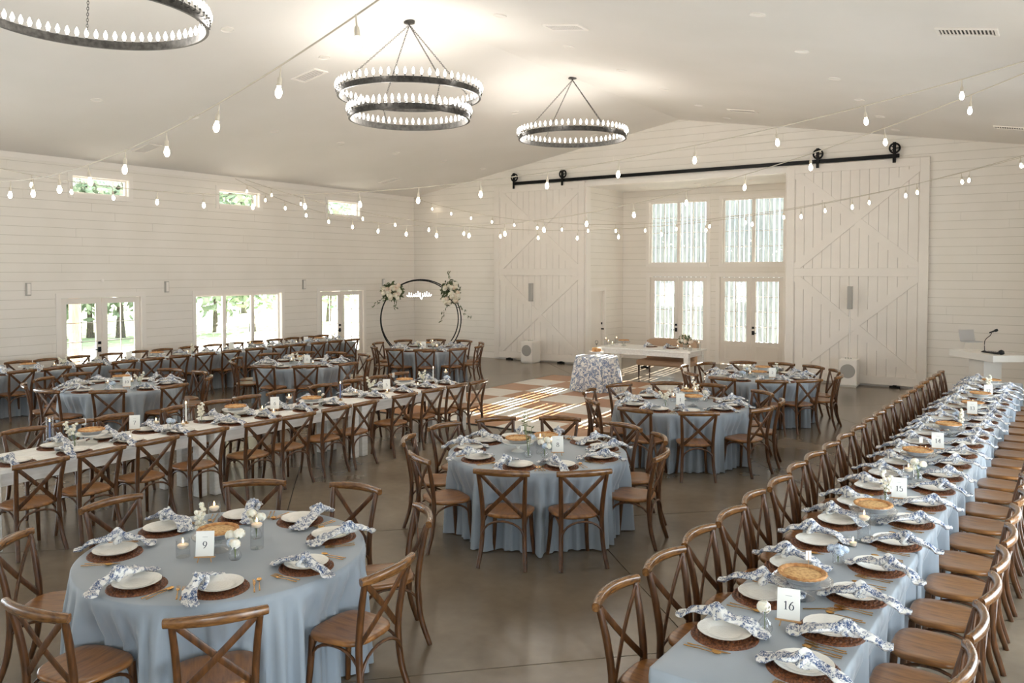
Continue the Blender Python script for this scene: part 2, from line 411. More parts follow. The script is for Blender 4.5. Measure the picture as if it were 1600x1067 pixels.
# ceilings: two slopes
def slope(name, x0, x1, lab):
    g = G().prism([(x0, zc(x0)), (x1, zc(x1)), (x1, zc(x1) + .12), (x0, zc(x0) + .12)], lambda x, z: (x, YF - .2, z), lambda x, z: (x, YB + .2, z))
    struct(name, g.mesh(name, 'ceiling_paint'), lab, 'ceiling')
slope('ceiling_left', XL - .2, XRIDGE, 'left slope of the smooth white vaulted ceiling')
slope('ceiling_right', XRIDGE, XR + .2, 'right slope of the smooth white vaulted ceiling')
# crown + base boards
struct('trim_2', G().prism([(XL, ZEAVE - .11), (XL + .02, ZEAVE - .11), (XL + .02, zc(XL + .02)), (XL, zc(XL))], lambda x, z: (x, YF, z), lambda x, z: (x, YB - .016, z)).mesh('trim_2', 'trim_paint'), 'thin white crown board along the left eave', 'trim')
def base(name, segs, lab):
    g = G()
    for s in segs: g.box(*s)
    struct(name, g.mesh(name, 'trim_paint'), lab, 'baseboard')
base('baseboard_left', [(XL, XL + .018, a, b, 0, .17) for a, b in ((YF, 8.72), (10.73, 15.9), (17.84, YB - .02))], 'white baseboard along the left wall')
base('baseboard_back', [(a, b, YB - .018, YB, 0, .17) for a, b in ((XL + .02, -11.2), (-5.5, XR))], 'white baseboard along the back wall')
base('baseboard_alcove', [(AX0, -10.34, YA - .018, YA, 0, .17), (-6.17, AX1, YA - .018, YA, 0, .17), (AX0, AX0 + .018, 21.27, YA - .02, 0, .17)], 'white baseboard around the alcove')

# windows and doors. Local frame: u along the wall, z up, +d towards the room
def frame_box(fn, u0, u1, z0, z1, d0, d1, g):
    vs = [fn(u, z, d) for d in (d0, d1) for (u, z) in ((u0, z0), (u1, z0), (u1, z1), (u0, z1))]
    return g.add(vs, [(3, 2, 1, 0), (4, 5, 6, 7), (0, 1, 5, 4), (1, 2, 6, 5), (2, 3, 7, 6), (3, 0, 4, 7)])
def casing(fn, o, w, root, sill=True):
    g = G(); u0, u1, z0, z1 = o
    frame_box(fn, u0 - w, u0, z0 - (w if sill else 0), z1 + w, .014, .034, g); frame_box(fn, u1, u1 + w, z0 - (w if sill else 0), z1 + w, .014, .034, g)
    frame_box(fn, u0, u1, z1, z1 + w, .014, .034, g)
    if sill: frame_box(fn, u0, u1, z0 - w, z0, .014, .045, g)
    for a, b, c, d in ((u0, u0 + .012, z0, z1), (u1 - .012, u1, z0, z1), (u0, u1, z1 - .012, z1)) + (((u0, u1, z0, z0 + .012),) if sill else ()):
        frame_box(fn, a, b, c, d, -.19, .02, g)
    ob('casing', g.mesh('casing', 'trim_paint'), root)
def window(name, fn, o, sashes, cols, rows, lab, w=.09, st=.045, mt=.014):
    u0, u1, z0, z1 = o
    r = ob(name, None, None, fn((u0 + u1) / 2, z0, 0), label=lab, cat='window', kind='structure')
    inv = r.location.copy()
    f2 = lambda u, z, d: tuple(Vector(fn(u, z, d)) - inv)
    casing(f2, o, w, r)
    n = sashes; sw = (u1 - u0 - .024) / n
    for k in range(n):
        a = u0 + .012 + k * sw; b = a + sw; c, d = z0 + .012, z1 - .012
        g = G(); st2 = st
        for q in ((a, a + st2, c, d), (b - st2, b, c, d), (a + st2, b - st2, c, c + st2), (a + st2, b - st2, d - st2, d)): frame_box(f2, *q, -.13, -.07, g)
        gu0, gu1, gz0, gz1 = a + st2, b - st2, c + st2, d - st2
        for i in range(1, cols):
            x = gu0 + (gu1 - gu0) * i / cols; frame_box(f2, x - mt / 2, x + mt / 2, gz0, gz1, -.115, -.085, g)
        for j in range(1, rows):
            z = gz0 + (gz1 - gz0) * j / rows; frame_box(f2, gu0, gu1, z - mt / 2, z + mt / 2, -.115, -.085, g)
        s = ob('sash', g.mesh('sash', 'trim_paint'), r)
        for i in range(cols):
            for j in range(rows):
                pa = gu0 + (gu1 - gu0) * i / cols + (mt / 2 if i else 0); pb = gu0 + (gu1 - gu0) * (i + 1) / cols - (mt / 2 if i < cols - 1 else 0)
                pc = gz0 + (gz1 - gz0) * j / rows + (mt / 2 if j else 0); pd = gz0 + (gz1 - gz0) * (j + 1) / rows - (mt / 2 if j < rows - 1 else 0)
                ob('pane', G().add([f2(pa, pc, -.1), f2(pb, pc, -.1), f2(pb, pd, -.1), f2(pa, pd, -.1)], [(0, 1, 2, 3)]).mesh('pane', 'pane'), s)
def french(name, fn, o, rows, gz0, lab, panel, lever_side):
    u0, u1, z0, z1 = o
    r = ob(name, None, None, fn((u0 + u1) / 2, z0, 0), label=lab, cat='door', kind='structure')
    inv = r.location.copy()
    f2 = lambda u, z, d: tuple(Vector(fn(u, z, d)) - inv)
    casing(f2, o, .1, r, sill=False)
    um = (u0 + u1) / 2
    for k, (a, b) in enumerate(((u0 + .018, um - .004), (um + .004, u1 - .018))):
        c, d = .012, z1 - .018; sm = .125
        g = G(); gu0, gu1, gz1 = a + sm, b - sm, d - .12
        for q in ((a, gu0, c, d), (gu1, b, c, d), (gu0, gu1, c, gz0), (gu0, gu1, gz1, d)): frame_box(f2, *q, -.075, -.03, g)
        mt = .016; cols = 2
        frame_box(f2, (gu0 + gu1) / 2 - mt / 2, (gu0 + gu1) / 2 + mt / 2, gz0, gz1, -.068, -.036, g)
        for j in range(1, rows):
            z = gz0 + (gz1 - gz0) * j / rows; frame_box(f2, gu0, gu1, z - mt / 2, z + mt / 2, -.068, -.036, g)
        lf = ob('door_leaf', g.mesh('door_leaf', 'door_paint'), r)
        if panel:
            gp = G()
            for q in ((gu0, gu1, .14, .165), (gu0, gu1, gz0 - .14, gz0 - .115), (gu0, gu0 + .025, .165, gz0 - .14), (gu1 - .025, gu1, .165, gz0 - .14)): frame_box(f2, *q, -.03, -.02, gp)
            ob('door_panel', gp.mesh('door_panel', 'door_paint'), lf)
        for i in range(2):
            for j in range(rows):
                x0_, x1_ = gu0 + (gu1 - gu0) * i / 2, gu0 + (gu1 - gu0) * (i + 1) / 2
                qa, qb, qc, qd = x0_ + (mt / 2 if i else 0), x1_ - (0 if i else mt / 2), gz0 + (gz1 - gz0) * j / rows + .008, gz0 + (gz1 - gz0) * (j + 1) / rows - .008
                ob('pane', G().add([f2(qa, qc, -.052), f2(qb, qc, -.052), f2(qb, qd, -.052), f2(qa, qd, -.052)], [(0, 1, 2, 3)]).mesh('pane', 'pane'), lf)
        if k == lever_side:
            s = 1 if lever_side == 1 else -1
            e = (a if s > 0 else b); c_ = e + s * .06
            g = G(); frame_box(f2, c_ - .035, c_ + .035, .86, .97, -.03, -.015, g); frame_box(f2, c_ - .012, c_ + .012, .905, .925, -.015, .03, g)
            frame_box(f2, min(c_, c_ + s * .12), max(c_, c_ + s * .12), .905, .925, .02, .034, g)
            ob('door_lever', g.mesh('door_lever', 'black_steel'), lf)
            g = G(); frame_box(f2, c_ - .03, c_ + .03, 1.03, 1.09, -.03, -.005, g); ob('deadbolt', g.mesh('deadbolt', 'black_steel'), lf)
french('door_1', fnL, LO['door_1'], 4, .28, 'white French doors with black lever, leftmost on the left wall', False, 0)
french('door_2', fnL, LO['door_2'], 4, .28, 'white French doors beside the floral hoop on the left wall', False, 0)
window('window_1', fnL, LO['window_1'], 3, 1, 1, 'wide three-light window showing trees, between the left-wall French doors', st=.05)
window('window_2', fnL, LO['window_2'], 1, 1, 1, 'small high transom window above the leftmost French doors', st=.035)
window('window_3', fnL, LO['window_3'], 1, 1, 1, 'small high transom window above the three-light window', st=.035)
window('window_4', fnL, LO['window_4'], 1, 1, 1, 'small high transom window nearest the back-left corner', st=.035)
french('door_3', fnA, A_O['door_3'], 4, .66, 'left pair of alcove French doors behind the sweetheart table', True, 0)
french('door_4', fnA, A_O['door_4'], 4, .66, 'right pair of alcove French doors next to the right barn door', True, 1)
window('window_5', fnA, A_O['window_5'], 2, 2, 4, 'left tall alcove window with grid panes above French doors', w=.08)
window('window_6', fnA, A_O['window_6'], 2, 2, 4, 'right tall alcove window with grid panes above French doors', w=.08)
# single panelled door in the alcove's side wall
r5 = ob('door_5', None, None, (AX0, (S_O[0] + S_O[1]) / 2, 0), label='narrow white panelled side door in the alcove with black knob', cat='door', kind='structure')
f5 = lambda u, z, d: tuple(Vector(fnS(u, z, d)) - Vector(r5.location))
casing(f5, S_O, .09, r5, sill=False)
g = G(); a, b = S_O[0] + .015, S_O[1] - .015
frame_box(f5, a, b, .012, 2.045, -.08, -.05, g)
for q in ((a, a + .11, .012, 2.045), (b - .11, b, .012, 2.045), (a + .11, b - .11, .012, .22), (a + .11, b - .11, .98, 1.1), (a + .11, b - .11, 1.93, 2.045)): frame_box(f5, *q, -.05, -.035, g)
lf5 = ob('door_leaf', g.mesh('door_leaf', 'door_paint'), r5)
kn = G().lathe([(0, 0), (.026, 0), (.026, .008), (.012, .012), (.012, .035), (.028, .045), (.03, .06), (.02, .07), (0, .072)], 12, Matrix.Translation(f5(b - .06, .95, -.035)) @ Matrix.Rotation(radians(90), 4, 'Y'))
ob('door_knob', kn.mesh('door_knob', 'black_steel', 40), lf5)
gd = G(); frame_box(f5, b - .09, b - .03, 1.08, 1.14, -.035, -.02, gd); ob('deadbolt', gd.mesh('deadbolt', 'black_steel'), lf5)

# window fillings of the openings in the right wall (frames and panes)
for k, (y0, y1, z0, z1) in enumerate(RIGHT_OPEN):
    window('window_%d' % (7 + k), fnR, (y0, y1, z0, z1), 3 if y1 - y0 > 2.2 else (2 if z1 - z0 > 1 else 1), 1, 1, 'daylit opening %s from the front in the right wall' % ORD[k], st=.04)

for k, (nm, o) in enumerate(LEFT_FILL.items()): window(nm, fnL, o, 3, 1, 1, 'left-wall window outside the picture, %s from the front wall' % ORD[k], st=.05)
for k, o in enumerate(FRONT_FILL): window('window_%d' % (22 + k), fnF, o, 3, 1, 1, 'front-wall window behind the viewer, %s from left' % ORD[k], st=.05)
# ---------------------------------------------------------------- sliding barn doors
YD = YB - .03
def barn(x0, x1, lab):
    t = thing('barn_door', lab, 'barn door', ((x0 + x1) / 2, YD, 0), group='sliding barn doors')
    h = (x1 - x0) / 2; z0, z1, zm = .045, 5.14, 2.60; n = 15
    for k in range(n):
        a = -h + .004 + (2 * h - .008) * k / n; b = -h + .004 + (2 * h - .008) * (k + 1) / n
        ob('plank', G().cbox(a + .002, b - .002, -.03, 0, z0 + .004, z1 - .004, .004).mesh('plank', 'door_paint'), t)
    F = .19
    for nm, q in (('stile', (-h, -h + F, z0, z1)), ('stile', (h - F, h, z0, z1)), ('rail', (-h + F, h - F, z0, z0 + F)), ('rail', (-h + F, h - F, z1 - F, z1)), ('rail', (-h + F, h - F, zm - F / 2, zm + F / 2))):
        ob(nm, G().cbox(q[0], q[1], -.056, -.0305, q[2], q[3], .004).mesh(nm, 'door_paint'), t)
    for (za, zb) in ((z0 + F, zm - F / 2), (zm + F / 2, z1 - F)):
        for s in (1, -1):
            p, q = Vector((-h + F, za if s > 0 else zb)), Vector((h - F, zb if s > 0 else za))
            d = (q - p).normalized(); nrm = Vector((-d.y, d.x)) * (F / 2); p = p - d * .4; q = q + d * .4
            poly = [tuple(p - nrm), tuple(q - nrm), tuple(q + nrm), tuple(p + nrm)]
            for hp in ((1, 0, h - F), (-1, 0, h - F), (0, 1, zb), (0, -1, -za)): poly = clip(poly, *hp)
            dd = -.054 if s > 0 else -.050
            ob('brace', G().prism(poly, lambda x, z: (x, -.0305, z), lambda x, z: (x, dd, z)).mesh('brace', 'door_paint'), t)
    return t
barn(-14.2, -11.12, 'left white plank barn door with X braces beside the floral hoop')
barn(-5.57, -2.49, 'right white plank barn door with X braces near the lectern')
tr = thing('barn_door_track', 'long black steel rail above the barn doors', 'rail', (-8.2, YB - .1, 5.2))
ob('track_bar', G().cbox(-5.25, 5.1, -.012, .012, -.045, .045, .004).mesh('track_bar', 'black_steel'), tr)
sp = G().tube([(0, .012, 0), (0, .095, 0)], .018, 8).mesh('spacer', 'black_steel')
for k in range(9): ob('spacer', sp, tr, (-5.1 + k * 1.26, 0, 0))
wheel = G()
wheel.tube([(.105 * cos(a), 0, .105 * sin(a)) for a in [2 * pi * k / 24 for k in range(24)]], .022, 6, up=(0, 1, 0), closed=True)
for k in range(5):
    a = 2 * pi * k / 5; wheel.tube([(0, 0, 0), (.1 * cos(a), 0, .1 * sin(a))], .012, 5, up=(0, 1, 0))
wheel.tube([(0, -.03, 0), (0, .03, 0)], .03, 10)
wheel_m = wheel.mesh('wheel', 'black_steel', 40)
strap_m = G().cbox(-.035, .035, -.012, 0, -.33, .13, .003).mesh('strap', 'black_steel')
bolt_m = G().tube([(0, 0, 0), (0, -.015, 0)], .014, 6).mesh('bolt', 'black_steel')
for x, lab in ((-13.45, 'black spoked wheel hanger at the far-left end of the barn door rail'), (-11.8, 'black spoked wheel hanger on the left barn door near the alcove'), (-4.85, 'black spoked wheel hanger on the right barn door near the alcove'), (-3.2, 'black spoked wheel hanger at the right end of the barn door rail')):
    thing('rail_hanger', lab, 'hanger', (x, YB - .1, 5.374), parts=[('wheel', wheel_m, (0, 0, 0)), ('strap', strap_m, (0, -.035, 0)), ('bolt', bolt_m, (0, -.047, -.24)), ('bolt', bolt_m, (0, -.047, -.3))], group='barn door hangers')
for x, lab in ((-13.6, 'black floor guide under the left edge of left barn door'), (-11.83, 'black floor guide under the right edge of left barn door'), (-3.12, 'black floor guide under the right barn door'), (-9.4, 'black floor guide in front of the alcove doors')):
    yy = YD - .11 if x != -9.4 else 20.3
    ob('floor_guide', G().cbox(-.11, .11, -.03, .03, 0, .045, .006).cbox(-.04, .04, -.03, .05, .045, .05 + .01, .002).mesh('floor_guide', 'black_steel'), None, (x, yy, 0), label=lab, cat='door guide')

# wall fittings on the left wall
sc = G().cbox(0, .06, -.045, .045, 0, .26, .005).mesh('housing', 'grey_plastic'); sc2 = G().cbox(.06, .066, -.03, .03, .02, .24, .002).mesh('front_plate', 'trim_paint')
for y, lab in ((8.17, 'small white wall light box, leftmost on the left wall'), (11.25, 'small white wall light box left of the three-light window'), (15.41, 'small white wall light box between window and second French doors'), (18.58, 'small white wall light box nearest the floral hoop')):
    thing('wall_light', lab, 'wall light', (XL, y, 2.13), parts=[('housing', sc), ('front_plate', sc2)], group='box lights on the left wall')
ob('wall_sensor', G().lathe([(0, 0), (.035, 0), (.035, .02), (.02, .03), (0, .032)], 12, Matrix.Rotation(radians(90), 4, 'Y')).mesh('wall_sensor', 'trim_paint', 40), None, (XL, 9.72, 2.42), label='tiny white round sensor above the leftmost French doors', cat='sensor')
ob('wall_outlet', G().cbox(-.04, .04, -.012, 0, -.06, .06, .003).mesh('wall_outlet', 'black_steel'), None, (-15.57, YB, .43), label='small black outlet plate low on back wall right of hoop', cat='outlet')

# ceiling fittings
can_t = G().lathe([(.055, .0), (.085, -.002), (.095, -.012), (.095, .0)], 20).mesh('trim_ring', 'trim_paint', 40)
can_l = G().lathe([(0, .0), (.055, .0)], 20).lathe([(.05, -.004), (0, -.004)], 20).mesh('lens', 'white_gloss', 40)
rows_y = (7.74, 9.65, 11.6, 13.5, 15.4, 17.3, 19.1)
for ci, (x, cn) in enumerate(((-13.96, 'outer left'), (-10.35, 'inner left'), (-6.75, 'inner right'), (-3.05, 'outer right'))):
    for ri, y in enumerate(rows_y):
        th = atan2(SLOPE, 1) * (1 if x > XRIDGE else -1)
        t = thing('recessed_light', 'unlit white recessed downlight, %s from the front in the %s ceiling row' % (ORD[ri], cn), 'downlight', (x, y, zc(x)), 0, 'recessed ceiling downlights', [('trim_ring', can_t), ('lens', can_l)])
        t.rotation_euler = (0, th, 0)
vf = G()
for q in ((-.31, .31, -.16, -.125), (-.31, .31, .125, .16), (-.31, -.275, -.125, .125), (.275, .31, -.125, .125)): vf.cbox(q[0], q[1], q[2], q[3], -.02, 0, .003)
vf_m = vf.mesh('vent_frame', 'trim_paint'); vb_m = G().box(-.275, .275, -.125, .125, -.004, -.001).mesh('vent_back', 'vent_dark')
vs_m = G().box(-.008, .008, -.125, .125, -.012, -.005).mesh('slat', 'trim_paint')
for (x, y, lab) in ((-6.05, 10.3, 'white ceiling vent between the double and single chandeliers'), (-.95, 10.4, 'slatted white ceiling vent high at the upper right'), (-16.1, 10.0, 'white ceiling vent near the left eave above first transom'), (-11.1, 10.0, 'white ceiling vent left of the two-tier chandelier'), (-16.1, 17.5, 'white ceiling vent near the back-left corner'), (-5.9, 17.7, 'white ceiling vent near the back gable right of ridge'), (-.85, 17.7, 'white ceiling vent at the far right edge')):
    th = atan2(SLOPE, 1) * (1 if x > XRIDGE else -1)
    t = thing('ceiling_vent', lab, 'vent', (x, y, zc(x)), 0, 'ceiling vents', [('vent_frame', vf_m), ('vent_back', vb_m)] + [('slat', vs_m, (-.25 + .0385 * k, 0, 0)) for k in range(14)])
    t.rotation_euler = (0, th, 0)
for x, y in ((-9.9, 21.2), (-8.3, 21.2), (-6.8, 21.2)):
    thing('recessed_light', 'small downlight in the alcove ceiling, %s from left' % ORD[int((x + 9.9) / 1.5 + .3)], 'downlight', (x, y, AZ), 0, 'alcove downlights', [('trim_ring', can_t), ('lens', can_l)])

# ================================================================= OUTSIDE
struct('ground_outside', G().box(-90, XL - .2, -40, 90, -.3, -.12).box(XR + .2, 40, -40, 90, -.3, -.12).box(XL - .2, XR + .2, YA + .2, 90, -.3, -.12).mesh('ground_outside', 'gravel'), 'pale sunlit gravel ground outside the windows', 'ground')
ob('lawn', G().box(-80, -28.5, -30, 80, -.119, -.1).mesh('lawn', 'lawn'), label='strip of sunlit lawn under the trees outside left windows', cat='lawn', kind='structure')
def leaves(n, rx, ry, rz, seed, size):
    r = random.Random(seed); g = G()
    for _ in range(n):
        while True:
            p = Vector((r.uniform(-1, 1), r.uniform(-1, 1), r.uniform(-1, 1)))
            if .35 < p.length < 1: break
        c = Vector((p.x * rx, p.y * ry, p.z * rz)); a = Vector((r.gauss(0, 1), r.gauss(0, 1), r.gauss(0, 1))).normalized(); b = a.orthogonal().normalized()
        s = size * r.uniform(.6, 1.3); g.add([c - a * s, c - b * s * .5, c + a * s, c + b * s * .5], [(0, 1, 2, 3)])
    return g
for k, (x, y, h, rr, tr_, lab) in enumerate(((-31.3, 22.6, 9.0, 3.2, .16, 'tree seen in the left light of the three-light window'), (-36.5, 27.0, 10, 3.6, .2, 'tree behind the first, near the window mullion'), (-30.4, 23.9, 9.5, 3.0, .2, 'dark-trunked tree in the right light of the three-light window'),
        (-32.7, 16.6, 10, 3.2, .22, 'tree at the left pane of the leftmost French doors'), (-33.0, 17.9, 8.5, 2.6, .2, 'tree beside the porch post through leftmost French doors'), (-32.0, 18.6, 9.5, 3.2, .24, 'thick-trunked tree in the right pane of leftmost French doors'),
        (-33.0, 31.0, 9.5, 3.6, .24, 'tree seen through the French doors beside the hoop'), (-44, 34, 12, 5.5, .3, 'large distant tree behind the others, right of centre'), (-46, 20, 12, 5.5, .3, 'large distant tree behind the others, left of centre'))):
    t = thing('garden_tree', lab, 'tree', (x, y, -.1), R.uniform(0, 6), 'trees outside the left wall')
    trunk = G().tube([(0, 0, 0), (.05, .03, h * .25), (-.04, .05, h * .5), (.02, 0, h * .8)], [tr_ * .85, tr_ * .68, tr_ * .5, tr_ * .2], 8)
    for q in range(4):
        a = q * 1.7 + k; trunk.tube([(0, .03, h * (.38 + .08 * q)), (rr * .4 * cos(a), rr * .4 * sin(a), h * (.5 + .08 * q)), (rr * .7 * cos(a), rr * .7 * sin(a), h * (.55 + .09 * q))], [tr_ * .5, tr_ * .3, tr_ * .1], 6)
    ob('trunk', trunk.mesh('trunk', 'bark', 60), t)
    o = ob('foliage', leaves(1300, rr, rr, h * .40, k, .24).mesh('foliage', 'foliage'), t, (0, 0, h * .47), kind='stuff')
for k, (y, n) in enumerate(((10.55, 'seen through the leftmost French doors'), (17.8, 'hidden between window and second French doors'))):
    p = thing('porch_post', 'pale timber porch post ' + n, 'post', (-20.2, y, -.12), parts=[('shaft', G().cbox(-.09, .09, -.09, .09, .15, 3.4, .008).mesh('shaft', 'post_wood')), ('footing', G().cbox(-.13, .13, -.13, .13, 0, .15, .01).mesh('footing', 'post_wood'))], group='porch posts')
# slatted screen outside the alcove
t = thing('slat_screen', 'pale vertical board screen with bright gaps outside the alcove windows', 'screen', (-8.3, 24.9, -.12))
x = -3.6; rs = random.Random(5)
while x < 3.6:
    w = rs.choice((.10, .11, .12, .13)); gap = rs.choice((.025, .035, .045, .055, .05))
    ob('board', G().box(x, x + w, -.012 + rs.uniform(-.004, .004), .012, .0, 6.2 + rs.uniform(-.02, .02)).mesh('board', 'slat_board'), t); x += w + gap
ob('porch_roof', G().box(-3.7, 3.7, -2.35, .3, 6.5, 6.6).mesh('porch_roof', 'slat_board'), t)  # unseen roof added to keep sky light off the boards
for sx in (-1, 1): ob('side_board', G().box(sx * 3.65 - .02, sx * 3.65 + .02, -2.35, .0, 0, 6.5).mesh('side_board', 'slat_board'), t)  # solid sides added to block sky light from both ends
ob('cross_rail', G().box(-3.6, 3.6, -.05, -.014, 2.62, 2.74).box(-3.6, 3.6, -.05, -.014, 5.6, 5.72).mesh('cross_rail', 'slat_board'), t)

# ================================================================= CHANDELIERS
def candle_mesh():
    return G().lathe([(0, 0), (.010, .002), (.013, .012), (.022, .038), (.024, .05), (.018, .072), (.008, .098), (0, .112)], 8).mesh('bulb', 'bulb_candle', 60)
bulb_m = candle_mesh()
def chain_mesh(L, n):
    g = G(); s = L / n
    for k in range(n):
        zc_ = -(k + .5) * s; odd = k % 2
        pts = [(cos(a) * .011, 0, zc_ + sin(a) * s * .62) for a in [2 * pi * i / 8 for i in range(8)]]
        if odd: pts = [(0, p[0], p[2]) for p in pts]
        g.tube(pts, .0035, 4, up=(1, .3, 0) if odd else (.3, 1, 0), closed=True)
    return g.mesh('chain', 'dark_iron')
def ring_parts(t, r, z, nb, rot=0):
    h = .085
    g = G().lathe([(r - .006, z - h / 2), (r + .006, z - h / 2), (r + .006, z + h / 2), (r - .006, z + h / 2), (r - .006, z - h / 2)], 96)
    g.lathe([(r - .016, z - h / 2 - .006), (r + .016, z - h / 2 - .006), (r + .016, z - h / 2), (r - .016, z - h / 2), (r - .016, z - h / 2 - .006)], 96)
    ob('ring_band', g.mesh('ring_band', 'dark_iron', 50), t)
    g = G()
    for k in range(nb):
        a = 2 * pi * k / nb + rot; c, s = cos(a), sin(a); rr = r + .03
        g.tube([(r * c, r * s, z + .01), (rr * c, rr * s, z + .012), (rr * c, rr * s, z + .05)], .005, 5, up=(-s, c, 0))
        g.lathe([(.012, z + .045), (.014, z + .06)], 6, Matrix.Translation((rr * c, rr * s, 0)))
        ob('bulb', bulb_m, t, (rr * c, rr * s, z + .058))
    ob('bulb_arms', g.mesh('bulb_arms', 'dark_iron'), t, kind='stuff')
def chandelier(x, y, zr, rings, lab, power):
    zt = zc(x)
    t = thing('ring_chandelier', lab, 'chandelier', (x, y, zr), .35, 'candle ring chandeliers')
    H = zt - zr
    ob('canopy', G().lathe([(0, H - .05), (.012, H - .05), (.03, H - .03), (.085, H - .025), (.09, H - .004 + .03)], 20).mesh('canopy', 'dark_iron', 40), t)
    for (r, z, nb) in rings: ring_parts(t, r, z, nb)
    r0 = rings[0][0]; L = sqrt(r0 * r0 + (H - .1) ** 2)
    cm_ = chain_mesh(L, int(L / .034))
    for k in range(4):
        a = pi / 4 + k * pi / 2
        o = ob('chain', cm_, t, (0, 0, H - .05)); d = Vector((r0 * cos(a), r0 * sin(a), -(H - .09)))
        o.rotation_euler = d.to_track_quat('-Z', 'Y').to_euler()
    if len(rings) > 1:
        for k in range(4):
            a = pi / 4 + k * pi / 2; p = Vector((rings[0][0] * cos(a), rings[0][0] * sin(a), rings[0][1])); q = Vector((rings[1][0] * cos(a), rings[1][0] * sin(a), rings[1][1] + .04)); d = q - p
            ob('drop_chain', chain_mesh(d.length, max(4, int(d.length / .034))), t, p, d.to_track_quat('-Z', 'Y').to_euler())
    for (r, z, nb) in rings:
        for k in range(6):
            a = 2 * pi * (k + .5) / 6
            l = D.lights.new('candle_glow', 'POINT'); l.energy = power / 6; l.color = (1, .955, .89); l.shadow_soft_size = .16
            o = D.objects.new('candle_glow', l); COL.objects.link(o); o.parent = t; o.location = ((r + .03) * cos(a), (r + .03) * sin(a), z + .12)
    return t
chandelier(-8.35, 4.62, 5.25, [(1.1, 0, 72)], 'black iron ring chandelier with candle bulbs cut off at the upper left', 56)
chandelier(-8.55, 9.75, 5.38, [(1.1, 0, 60), (.93, -.345, 60)], 'two-tier black iron ring chandelier with candle bulbs', 37)
chandelier(-8.35, 14.5, 5.35, [(1.08, 0, 60)], 'single-tier ring chandelier nearest the barn doors', 56)

# ================================================================= STRING LIGHTS
sb_m = G().lathe([(0, -.085), (.010, -.083), (.02, -.068), (.024, -.05), (.021, -.03), (.013, -.012), (.011, 0)], 10).mesh('bulb', 'bulb_string', 60)
so_m = G().lathe([(.016, -.002), (.017, .03), (.014, .05), (.006, .06), (.004, .12), (.006, .125), (0, .126)], 8).mesh('socket', 'socket', 50)
def string(p, q, sag, s0, lab):
    p, q = Vector(p), Vector(q); L = (q - p).length
    def at(t): v = p.lerp(q, t); v.z -= 4 * sag * t * (1 - t); return v
    t = thing('string_light', lab, 'string lights', p, 0, 'string lights zigzagging across the hall')
    ob('cable', G().tube([at(i / 70) - p for i in range(71)], .006, 5).mesh('cable', 'string_cable', 60), t)
    n = 0; u = s0
    while u < 1 - .005:
        c = at(u) - p; c.z -= .126
        so = ob('socket', so_m, t, c, (R.uniform(-.12, .12), R.uniform(-.12, .12), 0)); ob('bulb', sb_m, so); u += .0487
    return t
SZ = 4.97
string((XR, 2.78, 5.25), (XL, 6.0, SZ), 1.45, .231 - 4 * .048, 'string of warm bulbs nearest the camera, rising at upper left')
string((XR, 9.95, SZ + .06), (XL, 6.05, SZ), 1.30, .091 - .0487, 'string of warm bulbs from left wall to upper right, second nearest')
string((XR, 10.0, SZ + .12), (XL, 13.2, SZ), 1.60, .090 - .0487, 'string of warm bulbs sagging lowest over the dance floor centre')
string((XR, 17.05, SZ + .1), (XL, 13.5, SZ), 1.52, .175 - 3 * .0487, 'string of warm bulbs passing in front of the barn doors to left wall')
string((XR, 16.75, SZ), (XL + .05, 20.0, SZ), 1.18, .123 - 2 * .0487, 'farthest string of warm bulbs ending in the back-left corner')

# ================================================================= CHAIRS
def seat_mesh():
    n = 30; out = []
    for k in range(n):
        a = 2 * pi * k / n; c, s = cos(a), sin(a); e = .62
        x = math.copysign(abs(c) ** e, c); y = math.copysign(abs(s) ** e, s)
        out.append((x * (.217 + .019 * y), y * .205 - .0))
    g = G(); vs = []; fs = []
    lay = [(.93, .428), (.99, .436), (1, .446), (.985, .458), (.94, .463), (.72, .459), (.35, .453)]
    for s, z in lay: vs += [(x * s, y * s, z) for x, y in out]
    vs.append((0, 0, .452))
    for i in range(len(lay) - 1):
        for j in range(n): j2 = (j + 1) % n; fs.append((i * n + j, i * n + j2, (i + 1) * n + j2, (i + 1) * n + j))
    m = (len(lay) - 1) * n
    fs += [(m + j, m + (j + 1) % n, len(vs) - 1) for j in range(n)]; fs.append(tuple(range(n - 1, -1, -1)))
    return g.add(vs, fs).mesh('seat', 'wood_seat', 50)
def bez(pts, n=10):
    """Catmull-Rom through points"""
    P = [Vector(p) for p in pts]; P = [P[0] * 2 - P[1]] + P + [P[-1] * 2 - P[-2]]; o = []
    for i in range(1, len(P) - 2):
        for k in range(n):
            t = k / n; a, b, c, d = P[i - 1:i + 3]
            o.append(.5 * ((2 * b) + (c - a) * t + (2 * a - 5 * b + 4 * c - d) * t * t + (3 * b - a - 3 * c + d) * t ** 3))
    o.append(P[-2]); return o
